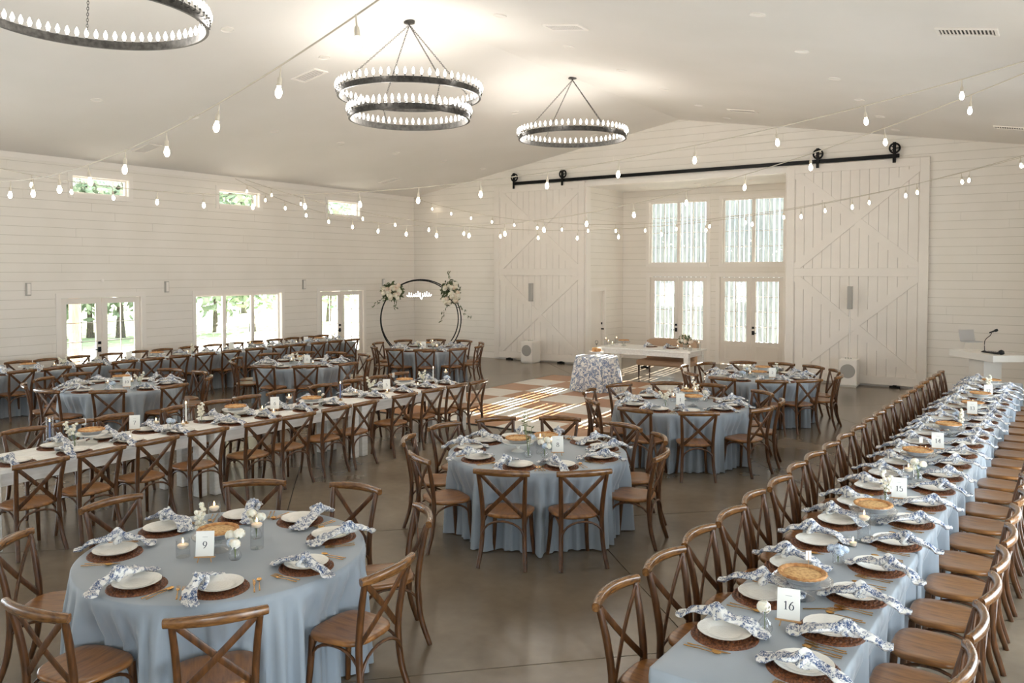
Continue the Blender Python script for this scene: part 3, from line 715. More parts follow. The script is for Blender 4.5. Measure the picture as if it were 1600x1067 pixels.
def chair_proto():
    parts = [('seat', seat_mesh())]
    for s in (-1, 1):
        p = bez([(s * .215, -.285, 0), (s * .195, -.225, .2), (s * .189, -.205, .44), (s * .198, -.230, .66), (s * .214, -.272, .85)], 4)
        parts.append(('back_post', G().tube(p, [.0178 + .0028 * sin(pi * i / (len(p) - 1)) for i in range(len(p))], 8, up=(0, 1, 0), sq=.75).mesh('back_post', 'wood', 50)))
        p = bez([(s * .195, .2, 0), (s * .178, .18, .2), (s * .168, .165, .435)], 4)
        parts.append(('leg', G().tube(p, [.0162 + .005 * i / (len(p) - 1) for i in range(len(p))], 8, up=(0, 1, 0), sq=.75).mesh('leg', 'wood', 50)))
        o = s * .005
        p = [Vector((-s * .196, -.265 + o, .838)).lerp(Vector((s * .174, -.200 + o, .462)), k / 8) + Vector((0, -.012 * sin(pi * k / 8), 0)) for k in range(9)]
        parts.append(('cross_slat', G().tube(p, [(.019, .0065)] * 9, 8, up=(0, 1, 0), sq=.6).mesh('cross_slat', 'wood', 50)))
    p = [(x, -.272 - .052 * (1 - (x / .25) ** 2), .862 + .006 * (1 - (x / .25) ** 2)) for x in [-.25 + .50 * k / 14 for k in range(15)]]
    parts.append(('top_rail', G().tube(p, [(.021, .0245 + .007 * (1 - (2 * k / 14 - 1) ** 2)) for k in range(15)], 10, up=(0, 0, 1), sq=.7).mesh('top_rail', 'wood_rail', 50)))
    def arch(a, b, z0, z1):
        a, b = Vector(a), Vector(b); o = []
        for k in range(13):
            t = k / 12; w = .5 - .5 * cos(pi * t); v = a.lerp(b, w); v.z = z0 + (z1 - z0) * sin(pi * t) ** .6; o.append(v)
        return G().tube(o, .0102, 6, up=(.01, .02, 1) if False else (.3, .3, .9)).mesh('brace', 'wood', 60)
    parts.append(('brace', arch((-.194, -.228, 0), (.194, -.228, 0), .21, .415)))
    parts.append(('brace', arch((-.176, .18, 0), (.176, .18, 0), .21, .418)))
    for s in (-1, 1): parts.append(('brace', arch((s * .194, -.218, 0), (s * .176, .175, 0), .21, .418)))
    return parts
CH = chair_proto()
def chair(x, y, ang, lab, group):
    """ang: direction the sitter faces (degrees, 0 = +X)"""
    return thing('crossback_chair', lab, 'chair', (x, y, 0), radians(ang - 90), group, CH)

# ================================================================= TABLEWARE
def charger_mesh():
    """round mat of braided coils: each coil a rope with bulging strands"""
    g = G(); n = 96; vs = []; fs = []; prof = [(.0, 0, 0)]
    for k in range(7):
        r0 = .024 * k; prof += [(r0 + .003, 0, .002), (r0 + .008, 1, .007), (r0 + .014, 1, .0095), (r0 + .02, 1, .006)]
    for (r, w, z) in prof[1:]:
        for j in range(n):
            a = 2 * pi * j / n; k = int(r / .024); tw = sin(a * (5 + 5 * k) + (r - .024 * k) * 260 * (1 if k % 2 else -1))
            rr = r + w * .003 * tw; vs.append((rr * cos(a), rr * sin(a), z + w * .0042 * tw))
    m = len(prof) - 1
    for j in range(n): vs.append((.170 * cos(2 * pi * j / n), .170 * sin(2 * pi * j / n), 0))
    for i in range(m):
        for j in range(n): j2 = (j + 1) % n; fs.append((i * n + j, i * n + j2, (i + 1) * n + j2, (i + 1) * n + j))
    return G().add(vs, [f[::-1] for f in fs]).mesh('charger', 'rattan', 80)
charger_m = charger_mesh()
plate_m = G().lathe([(0, .004), (.07, .004), (.085, .007), (.09, .012), (.118, .017), (.134, .021), (.137, .0235), (.134, .0225), (.118, .0125), (.09, .003), (.08, 0), (0, 0)][::-1], 40, mod=lambda a, r, z: 1 + (.006 * cos(a * 24) if r > .13 else 0)).mesh('dinner_plate', 'plate', 45)
def cutlery():
    def handle(g, y0, y1):
        g.tube([(0, y0, .006), (0, y0 + .04, .005), (0, (y0 + y1) / 2, .007), (0, y1, .006)], [(.0055, .0028), (.0045, .0025), (.003, .0025), (.0028, .002)], 6)
    f = G(); handle(f, -.1, .03)
    f.tube([(0, .028, .006), (0, .042, .006), (0, .055, .008)], [(.003, .002), (.011, .0018), (.012, .0018)], 6)
    for k in range(4): f.tube([(-.009 + .006 * k, .053, .008), (-.009 + .006 * k, .098, .011)], [(.002, .0014), (.0012, .001)], 4)
    kf = G(); handle(kf, -.105, 0); kf.tube([(0, -.002, .006), (.002, .03, .005), (.003, .08, .004), (-.003, .112, .004)], [(.004, .0022), (.009, .0014), (.0095, .0012), (.002, .001)], 6)
    s = G(); handle(s, -.1, .04); s.lathe([(0, -.004), (.008, -.0025), (.014, .001), (.0165, .006), (.015, .0065), (.009, .001), (0, -.0015)], 10, Matrix.Translation((0, .066, .006)) @ Matrix.Diagonal((1, 1.55, 1, 1)))
    return f.mesh('fork', 'gold', 50), kf.mesh('knife', 'gold', 50), s.mesh('spoon', 'gold', 50)
fork_m, knife_m, spoon_m = cutlery()
def napkin_mesh(seed):
    """knotted napkin lying along Y over a plate rim: twisted strip, knot in the middle, fanned ends"""
    r = random.Random(seed); n = 34; m = 14; vs = []; fs = []
    w0, w1 = r.uniform(.024, .036), r.uniform(.03, .045); bend = r.uniform(-.03, .03); kp = r.uniform(-.05, .05)
    for i in range(n):
        t = i / (n - 1); y = -.25 + .50 * t
        q = abs(y - kp)
        w = .022 + (w1 if y > kp else w0) * min(1, (q / .2)) ** 1.15
        if abs(y) > .225: w *= .55 + max(0, .25 - abs(y)) * 18
        h = .021 * math.exp(-(q / .05) ** 2) + .014 * (1 - min(1, q / .30)) + .004
        lift = .045 * max(0, 1 - (abs(y + .01) / .19) ** 4) ** .5 if abs(y + .01) < .19 else 0
        lift = max(lift, .003)
        xc = bend * (1 - (y / .27) ** 2) + .012 * sin(y * 24 + seed)
        for j in range(m):
            a = 2 * pi * j / m; wr = 1 + .26 * sin(3 * a + y * 30 + seed) + .16 * sin(5 * a - y * 60)
            z = sin(a) * h * wr
            vs.append((xc + cos(a) * w * (1 + .10 * sin(y * 50 + seed)), y, lift + h + z + .006 * sin(cos(a) * 9 + y * 20 + seed) * min(1, q / .1)))
    for i in range(n - 1):
        for j in range(m): j2 = (j + 1) % m; fs.append((i * m + j, i * m + j2, (i + 1) * m + j2, (i + 1) * m + j))
    fs += [tuple(range(m - 1, -1, -1)), tuple((n - 1) * m + j for j in range(m))]
    zmin = {}
    g = G().add([(x, y, max(z, .0015)) for x, y, z in vs], fs)
    pts = [(.036 * cos(a) * .9, kp + .018 * sin(a * 2) + .005, .066 + .032 * sin(a)) for a in [2 * pi * k / 12 for k in range(12)]]
    g.tube(pts, [.014 + .004 * sin(k * 2.1) for k in range(12)], 7, up=(0, 1, 0), closed=True)
    return g.mesh('napkin', 'toile', 70)
NAP = [napkin_mesh(s) for s in (1, 2, 3, 4)]
TZ = .766
def setting(x, y, ang, where, grp, cut=True, up=None):
    """place setting; ang = direction the diner faces (degrees)"""
    a = radians(ang - 90); c, s = cos(a), sin(a); W_ = lambda u, v: (x + c * u - s * v, y + s * u + c * v)
    ob('charger', charger_m, None, (x, y, TZ), (0, 0, a), label='woven brown rattan charger ' + where, cat='charger', group='rattan chargers ' + grp)
    ob('dinner_plate', plate_m, None, (x, y, TZ + .0142), (0, 0, a + R.uniform(-.3, .3)), label='white embossed dinner plate ' + where, cat='plate', group='dinner plates ' + grp)
    px, py_ = W_(-.085 + R.uniform(-.015, .015), -.045 + R.uniform(-.02, .02))
    ob('napkin', R.choice(NAP), None, (px, py_, TZ + .012), (0, 0, a + R.uniform(-.32, .32)), label='blue toile knotted napkin ' + where, cat='napkin', group='knotted napkins ' + grp)
    if cut:
        for u, me, nm, lb in ((-.2, fork_m, 'fork', 'inner gold fork '), (-.228, fork_m, 'fork', 'outer gold fork '), (.192, knife_m, 'knife', 'gold knife '), (.222, spoon_m, 'spoon', 'gold spoon ')):
            fx, fy = W_(u, -.02 + R.uniform(-.01, .01)); ob(nm, me, None, (fx, fy, TZ + .001), (0, 0, a + R.uniform(-.06, .06)), label=lb + where, cat=nm, group='gold %ss ' % nm + grp)

# pies and stands
pie_tin = G().lathe([(0, 0), (.085, 0), (.115, .034), (.128, .036), (.128, .039), (.112, .039), (.084, .004), (0, .004)], 32).mesh('pie_tin', 'tin', 45)
pie_crust = G().lathe([(.1, .03), (.118, .036), (.13, .040), (.134, .048), (.126, .056), (.113, .052), (.106, .042)], 72, mod=lambda a, r, z: 1 + .03 * sin(a * 26) * (1 if r > .11 else 0)).mesh('pie_crust', 'crust', 70)
pie_fill = G().lathe([(.108, .040), (.09, .045), (.05, .047), (0, .046)], 32).mesh('pie_filling', 'filling', 60)
PIE = [('pie_tin', pie_tin), ('pie_crust', pie_crust), ('pie_filling', pie_fill)]
def stand(h, m):
    top = G().lathe([(0, h - .008), (.14, h - .008), (.158, h - .004), (.165, h + .006), (.168, h + .006), (.162, h - .008), (.15, h - .016), (.03, h - .018), (0, h - .018)], 36).mesh('stand_plate', m, 45)
    st = G().lathe([(.03, h - .018), (.016, h - .03), (.022, h * .5), (.014, h * .3), (.03, .025)], 18).mesh('stem', m, 60)
    ft = G().lathe([(.03, .025), (.055, .014), (.072, .004), (.072, 0), (0, 0)], 28).mesh('foot', m, 50)
    return [('stand_plate', top), ('stem', st), ('foot', ft)]
ST_G, ST_W, ST_L = stand(.105, 'clear_glass'), stand(.10, 'ceramic'), stand(.06, 'ceramic')
fl_s = G().tube([(0, 0, 0), (0, 0, .12)], .0016, 5).mesh('pick', 'easel_wood'); fl_f = G().box(-.016, .016, -.0006, .0006, .07, .125).mesh('flag', 'card')
def pie(x, y, kind, where, flag=False, z=TZ):
    P = {'g': (ST_G, .105, 'glass'), 'w': (ST_W, .10, 'white ceramic'), 'l': (ST_L, .06, 'low white')}[kind]
    thing('cake_stand', P[2] + ' footed cake stand ' + where, 'cake stand', (x, y, z), R.uniform(0, 6), 'cake stands', P[0])
    thing('pie', 'golden fluted-crust pie ' + where, 'pie', (x, y, z + P[1] - .006), R.uniform(0, 6), 'pies', PIE)
    if flag: thing('pie_marker', 'small white flag stuck in pie ' + where, 'marker', (x + .02, y + .05, z + P[1] + .03), radians(YAW), 'pie markers', [('pick', fl_s), ('flag', fl_f)])

# candles in glass cylinders
def cylglass(h, r):
    return (G().lathe([(0, .001), (r, .001), (r, h)], 24).mesh('glass_cylinder', 'clear_glass', 40), G().lathe([(r - .002, h - .055), (0, h - .055)], 20).mesh('water', 'water', 40))
CG = {'s': (.115,) + cylglass(.115, .044), 't': (.20,) + cylglass(.20, .044), 'v': None}
fc_m = G().lathe([(0, 0), (.02, .002), (.033, .014), (.036, .026), (.03, .031), (0, .031)], 18).mesh('wax', 'wax', 60)
fm_m = G().lathe([(0, 0), (.005, .006), (.006, .014), (.003, .026), (0, .034)], 8).mesh('flame', 'flame', 60)
wk_m = G().tube([(0, 0, 0), (0, 0, .008)], .0008, 4).mesh('wick', 'ink')
vt_m = G().lathe([(0, 0), (.024, 0), (.031, .06)], 18).mesh('votive_glass', 'clear_glass', 40)
vw_m = G().lathe([(0, .007), (.021, .007), (.024, .03), (0, .031)], 14).mesh('tealight', 'wax', 50)
def candle(x, y, kind, where, z=TZ):
    if kind == 'v':
        thing('votive_candle', 'small lit votive candle in clear glass ' + where, 'candle', (x, y, z), 0, 'votive candles', [('votive_glass', vt_m), ('tealight', vw_m), ('flame', fm_m, (0, 0, .034))]); return
    h, gl, wa_ = CG[kind]
    thing('glass_candle_cylinder', ('tall' if kind == 't' else 'short') + ' clear glass cylinder of water ' + where, 'glass cylinder', (x, y, z), 0, 'candle cylinders', [('glass_cylinder', gl), ('water', wa_)])
    thing('floating_candle', 'lit ivory candle floating in %s cylinder ' % ('tall' if kind == 't' else 'short') + where, 'candle', (x, y, z + h - .062), 0, 'floating candles', [('wax', fc_m), ('wick', wk_m, (0, 0, .03)), ('flame', fm_m, (0, 0, .036))])
ch_m = G().lathe([(.0385, 0), (.0385, .3)], 22).mesh('glass_chimney', 'clear_glass', 40)
cb_m = G().lathe([(0, 0), (.03, 0), (.03, .008), (.012, .014), (.013, .03), (0, .03)], 14).mesh('candle_cup', 'gold', 40)
def taper(x, y, m, where):
    tp = G().lathe([(0, .02), (.0105, .02), (.0085, .235), (0, .24)], 10).mesh('taper', m, 50)
    thing('taper_candle', ('slim blue' if m == 'wax_blue' else 'slim white') + ' taper candle in glass chimney ' + where, 'candle', (x, y, TZ), 0, 'taper candles', [('glass_chimney', ch_m), ('candle_cup', cb_m), ('taper', tp), ('flame', fm_m, (0, 0, .242))])

# flowers
vase_m = G().lathe([(0, 0), (.03, 0), (.038, .012), (.04, .03), (.03, .055), (.014, .075), (.013, .09), (.018, .1)], 18, mod=lambda a, r, z: 1 + .03 * cos(a * 9)).mesh('vase', 'clear_glass', 60)
jar_m = G().lathe([(0, 0), (.03, 0), (.034, .006), (.034, .07), (.03, .078)], 18).mesh('vase', 'clear_glass', 50)
def petal_ball(n, rad, ps, seed, m, flat=.9, smooth=60):
    r = random.Random(seed); g = G()
    for k in range(n):
        ph = math.acos(1 - 1.75 * (k + .5) / n); th = k * 2.39996
        d = Vector((sin(ph) * cos(th), sin(ph) * sin(th), cos(ph) * flat)); c = d * rad * (.55 + .45 * (k / n) ** .5)
        t1 = d.orthogonal().normalized(); t1.rotate(Matrix.Rotation(th, 3, d.normalized())); t2 = d.cross(t1).normalized(); s = ps * r.uniform(.8, 1.2)
        n_ = d.normalized(); vs = [c - t2 * s * .7 - n_ * s * .35, c - t1 * s * .7 + n_ * s * .05, c + t2 * s * .75 + n_ * s * .12, c + t1 * s * .7 + n_ * s * .05, c + n_ * s * .22]
        g.add(vs, [(0, 1, 4), (1, 2, 4), (2, 3, 4), (3, 0, 4)])
    g.lathe([(0, -rad * .6), (rad * .55, -rad * .3), (rad * .6, .1 * rad), (rad * .3, rad * .5), (0, rad * .55)], 8)
    return g.mesh('flower_head', m, smooth)
rose_w = petal_ball(34, .036, .022, 1, 'petal_white'); rose_c = petal_ball(34, .034, .021, 2, 'petal_cream'); rose_b = petal_ball(34, .05, .03, 3, 'petal_blush'); bl_m = petal_ball(60, .034, .009, 4, 'petal_blue'); dot_w = petal_ball(16, .017, .012, 5, 'petal_white')
rose_W = petal_ball(34, .055, .032, 6, 'petal_white')
lf_m = G().add([(0, 0, 0), (.012, .018, .008), (.004, .045, .012), (-.010, .02, .006)], [(0, 1, 2, 3)]).mesh('leaf', 'leaf')
def vase(x, y, kind, where, z=TZ):
    lab = {'rose': 'ribbed bud vase with single ivory rose ', 'pair': 'bud vase of ivory roses ', 'blue': 'small jar of pale blue florets ', 'stock': 'bud vase of tall white stock ', 'sprig': 'bud vase of thin green sprigs ', 'orchid': 'bud vase of white blossom branches ', 'dots': 'bud vase of round cream blooms '}[kind]
    t = thing('bud_vase', lab + where, 'vase', (x, y, z), R.uniform(0, 6), 'bud vases', [('vase', jar_m if kind == 'blue' else vase_m)])
    def stem(x1, y1, z1): ob('stem', G().tube(bez([(0, 0, .01), (x1 * .25, y1 * .25, .09), (x1, y1, z1)], 4), .0022, 5).mesh('stem', 'stem'), t)
    def head(me, x1, y1, z1, tilt=.3): ob('flower_head', me, t, (x1, y1, z1), (R.uniform(-tilt, tilt), R.uniform(-tilt, tilt), R.uniform(0, 6)))
    if kind == 'rose': stem(.005, 0, .12); head(rose_w, .006, 0, .135)
    elif kind == 'pair':
        for (a, b, c, me) in ((-.035, 0, .155, rose_w), (.03, .01, .175, rose_w), (0, -.03, .125, bl_m), (.03, -.03, .12, rose_w)): stem(a, b, c - .015); head(me, a, b, c)
    elif kind == 'blue':
        for (a, b, c) in ((0, 0, .105), (.035, .01, .095), (-.035, .01, .095), (0, -.035, .09)): stem(a * .8, b * .8, c - .02); head(bl_m, a, b, c)
    elif kind == 'stock':
        for (a, b, h) in ((-.02, .0, .24), (.03, .01, .2)):
            stem(a, b, h - .03)
            for k in range(9):
                f = k / 8; th = k * 2.4; rr = .018 * (1 - .5 * f); head(rose_c if False else dot_w, a * (.5 + .5 * f) + rr * cos(th), b + rr * sin(th), .1 + (h - .09) * f)
    elif kind == 'orchid':
        for (a, b, h) in ((-.08, .02, .19), (.06, -.01, .23), (.0, .03, .15)):
            stem(a, b, h)
            for k in range(7): f = .35 + .65 * k / 6; th = k * 2.4; head(dot_w, a * f + .014 * cos(th), b * f + .014 * sin(th), .07 + (h - .06) * f)
    elif kind == 'dots':
        for (a, b, h) in ((-.04, 0, .17), (.03, .02, .2), (.01, -.03, .15), (-.01, .03, .21)): stem(a, b, h - .012); head(dot_w, a, b, h)
    elif kind == 'sprig':
        for (a, b, h) in ((-.04, 0, .3), (.05, .02, .34), (.01, -.02, .26)):
            stem(a, b, h)
            for k in range(8): f = .35 + .65 * k / 7; ob('leaf', lf_m, t, (a * f, b * f, .09 + (h - .09) * f), (R.uniform(-.5, .5), R.uniform(-.5, .5), k * 2.4))

# table-number cards on little easels: digits drawn with a broad-nib stroke
def digit(ch):
    def arc(cx, cy, rx, ry, a0, a1, n=22): return [(cx + rx * cos(radians(a0 + (a1 - a0) * k / n)), cy + ry * sin(radians(a0 + (a1 - a0) * k / n))) for k in range(n + 1)]
    S = {'0': [arc(.3, .5, .26, .5, 90, 450, 36)], '1': [[(.1, .86), (.2, .9), (.3, 1.0)], [(.3, 1.0), (.3, .02)], [(.12, .015), (.48, .015)]],
         '2': [arc(.3, .74, .24, .26, 165, -35) + [(.3, .3), (.06, .03)], [(.06, .025), (.54, .025)], [(.54, .025), (.56, .14)]], '3': [arc(.28, .76, .22, .24, 150, -80), arc(.28, .27, .26, .28, 85, -150)],
         '4': [[(.44, 1.0), (.04, .3)], [(.04, .3), (.58, .3)], [(.44, 1.0), (.44, .02)]], '5': [[(.52, .985), (.14, .985)], [(.14, .985), (.12, .58)], arc(.28, .32, .27, .32, 125, -150)],
         '6': [[(.5, 1.0), (.3, .86), (.13, .6), (.06, .34)] , arc(.31, .32, .25, .32, 180, 540, 32)], '7': [[(.06, .86), (.06, .985)], [(.06, .985), (.56, .985)], [(.56, .985), (.34, .5), (.22, .0)]],
         '8': [arc(.3, .75, .2, .24, 90, 450, 28), arc(.3, .26, .26, .27, 90, 450, 30)], '9': [arc(.3, .68, .25, .32, 0, 360, 32), [(.55, .66), (.48, .4), (.3, .13), (.1, .0)]]}
    return S[ch]
def card_meshes(txt):
    g = G(); H = .042; adv = .66; x0 = -adv * len(txt) / 2 + .04
    for ci, ch in enumerate(txt):
        for st in digit(ch):
            pts = [Vector((p[0] + x0 + ci * adv, p[1])) * H for p in st]; L = []; Rr = []
            for i, p in enumerate(pts):
                d = (pts[min(i + 1, len(pts) - 1)] - pts[max(i - 1, 0)]).normalized(); w = (.022 + .05 * abs(d.y) ** 1.5) * H; nrm = Vector((-d.y, d.x)) * w
                L.append(p + nrm); Rr.append(p - nrm)
            n = len(pts); vs = [(q.x, -.0016, q.y) for q in L] + [(q.x, -.0016, q.y) for q in Rr]
            g.add(vs, [(i, i + 1, n + i + 1, n + i) for i in range(n - 1)])
    g.box(-.016, .016, -.0016, -.0012, H + .028, H + .0292)
    return g.mesh('number', 'ink')
cd_m = G().cbox(-.057, .057, -.0011, .0011, 0, .158, .0009).mesh('card', 'card')
ez_m = G().cbox(-.066, .066, -.012, .004, .03, .037, .002).tube([(-.035, .0, .034), (-.043, -.012, .001)], .0032, 6).tube([(.035, 0, .034), (.043, -.012, .001)], .0032, 6).tube([(0, .012, .09), (0, .075, .001)], .003, 6).tube([(-.03, .006, .06), (.03, .006, .06)], .003, 6).mesh('easel', 'easel_wood', 50)
def number_card(x, y, txt, face, where):
    """face: direction (deg) the card looks to"""
    t = thing('table_number', 'white number card on wooden easel ' + where, 'table number', (x, y, TZ), radians(face + 90), 'table numbers', [('easel', ez_m)])
    c = ob('card', cd_m, t, (0, -.004, .038), (radians(-10), 0, 0)); ob('number', card_meshes(txt), c, (0, 0, .05))

# ================================================================= TABLES
def cloth_mesh(per, topz, seed, drop=.757, fl=.035, amp=.04, flat=None, dent=None, m='linen'):
    """per: closed outline [(x,y,nx,ny)], cloth falls to the floor with folds; dent(p) 0..1 where a chair seat presses it in"""
    r = random.Random(seed); n = len(per); rows = 16
    ph = [r.uniform(0, 6.28) for _ in range(8)]
    s = [0]
    for i in range(1, n): s.append(s[-1] + hypot(per[i][0] - per[i - 1][0], per[i][1] - per[i - 1][1]))
    T = s[-1] + hypot(per[0][0] - per[-1][0], per[0][1] - per[-1][1]); k1, k2, k3 = round(T / .16), round(T / .095), round(T / .6)
    cx = sum(p[0] for p in per) / n; cy = sum(p[1] for p in per) / n
    vs = []; fs = []
    for k in (0, .5, .9):
        vs += [(cx + (p[0] - cx) * (k if k else .001), cy + (p[1] - cy) * (k if k else .001), topz) for p in per]
    vs += [(p[0] - p[2] * .012, p[1] - p[3] * .012, topz) for p in per]
    vs += [(p[0] - p[2] * .003, p[1] - p[3] * .003, topz - .004) for p in per]
    base = 5
    wv = []
    for i in range(n):
        a = 2 * pi * s[i] / T
        w = .62 * sin(k1 * a + ph[0] + 1.3 * sin(3 * a + ph[1]) + .8 * sin(7 * a + ph[5])) + .38 * sin(k2 * a + ph[2] + 1.6 * sin(2 * a + ph[3])) + .25 * sin(k3 * a + ph[4])
        wv.append(.5 + .5 * math.tanh(2.0 * w))
    for q in range(rows):
        f = ((q + 1) / rows) ** 1.1; z = topz - .008 - (drop - .008) * f
        for i, p in enumerate(per):
            m_ = 1 if flat is None else flat(p)
            o = .002 + m_ * (fl * f + amp * (wv[i] - .3) * min(1, f * 4) * (.35 + .65 * f))
            if dent:
                d = dent(p) * min(1, max(0, (.70 - z) / .2)); o = o * (1 - d) + (o * .6 - .09) * d
            vs.append((p[0] + p[2] * o, p[1] + p[3] * o, z))
    for q in range(base + rows - 1):
        for i in range(n): i2 = (i + 1) % n; fs.append((q * n + i, q * n + i2, (q + 1) * n + i2, (q + 1) * n + i))
    return G().add(vs, [f[::-1] for f in fs]).mesh('tablecloth', m, 75)
def sstep(x): x = min(1, max(0, x)); return x * x * (3 - 2 * x)
def round_per(r, n): return [(r * cos(2 * pi * i / n), r * sin(2 * pi * i / n), cos(2 * pi * i / n), sin(2 * pi * i / n)) for i in range(n)]
def rect_per(hx, hy, c, step=.03):
    p = []
    for (sx, sy, a0) in ((1, -1, -90), (1, 1, 0), (-1, 1, 90), (-1, -1, 180)):
        for k in range(5):
            a = radians(a0 + 90 * k / 4); p.append((sx * (hx - c) + c * cos(a), sy * (hy - c) + c * sin(a), cos(a), sin(a)))
    out = []
    for i in range(len(p)):
        a, b = p[i], p[(i + 1) % len(p)]; d = hypot(b[0] - a[0], b[1] - a[1]); m = max(1, int(d / step))
        for k in range(m): t = k / m; out.append(tuple(a[j] + (b[j] - a[j]) * t for j in range(4)))
    return out
rt_top = G().lathe([(0, .72), (.9, .72), (.905, .73), (.905, .752), (.9, .757), (0, .757)], 48).mesh('tabletop', 'dark_wood', 40)
rt_leg = G().tube([(0, -.25, .0), (0, -.25, .69), (0, .25, .69), (0, .25, 0)], .014, 8, up=(1, 0, 0)).tube([(0, -.25, .2), (0, .25, .2)], .01, 6).mesh('leg', 'grey_plastic', 50)
TD = {}
def round_table(k, cx, cy, desc, angs, rr=1.335, cut=True, rot=0):
    thing('round_table', 'round folding banquet table under the cloth, ' + desc, 'table', (cx, cy, 0), rot, 'round banquet tables', [('tabletop', rt_top), ('leg', rt_leg, (-.45, 0, 0)), ('leg', rt_leg, (.45, 0, 0))])
    def dent(p):
        a_ = math.degrees(atan2(p[1], p[0])); return max(sstep((16 - abs((a_ - b_ + 180) % 360 - 180)) / 4) for b_ in angs)
    ob('tablecloth', cloth_mesh(round_per(.917, 420), .7655, 11 + k + int(abs(cx * 10)), fl=.008, amp=.105, dent=dent), None, (cx, cy, 0), (0, 0, 0), label='floor-length dusty blue tablecloth on the ' + desc, cat='tablecloth', group='round dusty blue tablecloths')
    # clockwise (seen from above) starting with the chair nearest the camera
    near = min(angs, key=lambda a: hypot(cx + rr * cos(radians(a)), cy + rr * sin(radians(a))))
    order = sorted(angs, key=lambda a: (near - a) % 360)
    for i, a in enumerate(order):
        ra = radians(a); jr = rr - .292 + R.uniform(-.015, .02)
        w = ('nearest the camera' if i == 0 else '%s clockwise from nearest' % ORD[i])
        chair(cx + jr * cos(ra), cy + jr * sin(ra), a + 180 + R.uniform(-4, 4), 'brown crossback chair %s at %s' % (w, desc), 'chairs at ' + desc)
        setting(cx + .70 * cos(ra), cy + .70 * sin(ra), a + 180, ('nearest the camera on ' if i == 0 else '%s clockwise from nearest on ' % ORD[i]) + desc, 'on ' + desc, cut)
d9, d8, d1, d2, d10, d11, d4 = 'nearest round table', 'central round table', 'third round table back', 'farthest right round table', 'leftmost round table', 'mid-left round table', 'round table before hoop'
T9, T8, T1, T2, T10, T11, T4 = (-4.606, 3.381), (-4.47, 7.056), (-4.42, 10.725), (-4.42, 14.28), (-12.6, 7.32), (-12.6, 11.1), (-12.58, 14.95)
round_table(0, *T9, d9, [321, 7, 55, 95, 134, 180, 221, 279], 1.345, rot=.2)
round_table(1, *T8, d8, [288, 321, 7, 44, 74, 111, 144, 175, 209, 246], 1.34, rot=.9)
round_table(2, *T1, d1, [268, 302, 344, 16, 50, 92, 122, 156, 190, 229], 1.34)
round_table(0, *T2, d2, [262, 296, 323, 0, 34, 62, 90, 121, 154, 186, 228], 1.34, cut=False)
round_table(1, *T10, d10, [281, 323, 3, 48, 80, 114, 148, 181, 210, 243], 1.34, cut=False)
round_table(2, *T11, d11, [288, 322, 358, 36, 68, 106, 138, 170, 208, 242], 1.34, cut=False)
round_table(0, *T4, d4, [240, 275, 308, 342, 16, 50, 86, 121, 157, 196], 1.34, cut=False)

# right-hand long table (five tables end to end)
RS = .022; RA = math.atan(RS)
def RX(y): return -1.19 + RS * (y - 4)
TR = 'of long lectern table'
NW = {16: 'sixteen', 15: 'fifteen', 14: 'fourteen', 13: 'thirteen', 12: 'twelve', 7: 'seven', 6: 'six', 5: 'five'}
def rect_cloth(seed, chairs_l, chairs_r, first=False, m='linen'):
    def fl_(p):
        if first and p[1] < 0: return 1
        return max(0.03, min(1, (1.18 - abs(p[1])) / .12)) * (abs(p[2]) > .5) + .03
    def dent(p):
        if abs(p[2]) < .5: return 0
        return max([sstep((.27 - abs(p[1] - c)) / .06) for c in (chairs_r if p[2] > 0 else chairs_l)] + [0])
    return cloth_mesh(rect_per(.385, 1.222, .02, .014), .7655, seed, fl=.005, amp=.075, flat=fl_, dent=dent)
lt_top = G().cbox(-.37, .37, -1.21, 1.21, .72, .757, .006).mesh('tabletop', 'dark_wood')
lt_leg = G().tube([(-.28, 0, 0), (-.28, 0, .7), (.28, 0, .7), (.28, 0, 0)], .014, 8, up=(0, 1, 0)).mesh('leg', 'grey_plastic', 50)
LCH = [4.0 + .5615 * i + R.uniform(-.02, .02) for i in range(22)]; RCH = [3.56 + .551 * i + R.uniform(-.02, .02) for i in range(22)]
for k in range(5):
    yc = 3.46 + 1.225 + k * 2.5; n = (16, 15, 14, 13, 12)[k]
    thing('banquet_table', 'rectangular folding table under cloth at card number %s' % NW[n], 'table', (RX(yc), yc, 0), -RA, 'tables of the right-hand row', [('tabletop', lt_top), ('leg', lt_leg, (0, -.9, 0)), ('leg', lt_leg, (0, .9, 0))])
    ob('tablecloth', rect_cloth(21 + k, [y - yc for y in LCH], [y - yc for y in RCH], k == 0), None, (RX(yc), yc, 0), (0, 0, -RA), label='dusty blue floor-length cloth on the right-hand table numbered %s' % NW[n], cat='tablecloth', group='cloths of the right-hand row')
for i, y in enumerate(LCH):
    x = RX(y)
    chair(x - .83 + .29 + R.uniform(-.015, .015), y, R.uniform(-3, 3) - math.degrees(RA), 'brown crossback chair, %s from front, left side %s' % (ORD[i], TR), 'chairs left of the right-hand row')
    setting(x - .212, min(y + .02, 15.62), 0, '%s from front, left side %s' % (ORD[i], TR), 'left side of right-hand row')
for i, y in enumerate(RCH):
    x = RX(y)
    chair(x + .83 - .27 + R.uniform(-.015, .015), y, 180 + R.uniform(-3, 3), 'brown crossback chair, %s from front, right side %s' % (ORD[i], TR), 'chairs right of the right-hand row')
    if i: setting(x + .212, y - .3 + (.06 if i == 1 else 0), 180, '%s from front, right side %s' % (ORD[i - 1], TR), 'right side of right-hand row')
def rt(dx, y): return (RX(y) + dx, y)
for (dx, y, n) in ((.02, 4.29, 16), (.05, 7.13, 15), (.02, 9.37, 14), (.07, 11.87, 13), (.08, 13.75, 12)): number_card(*rt(dx, y), str(n), -78, 'reading %s %s' % (NW[n], TR))
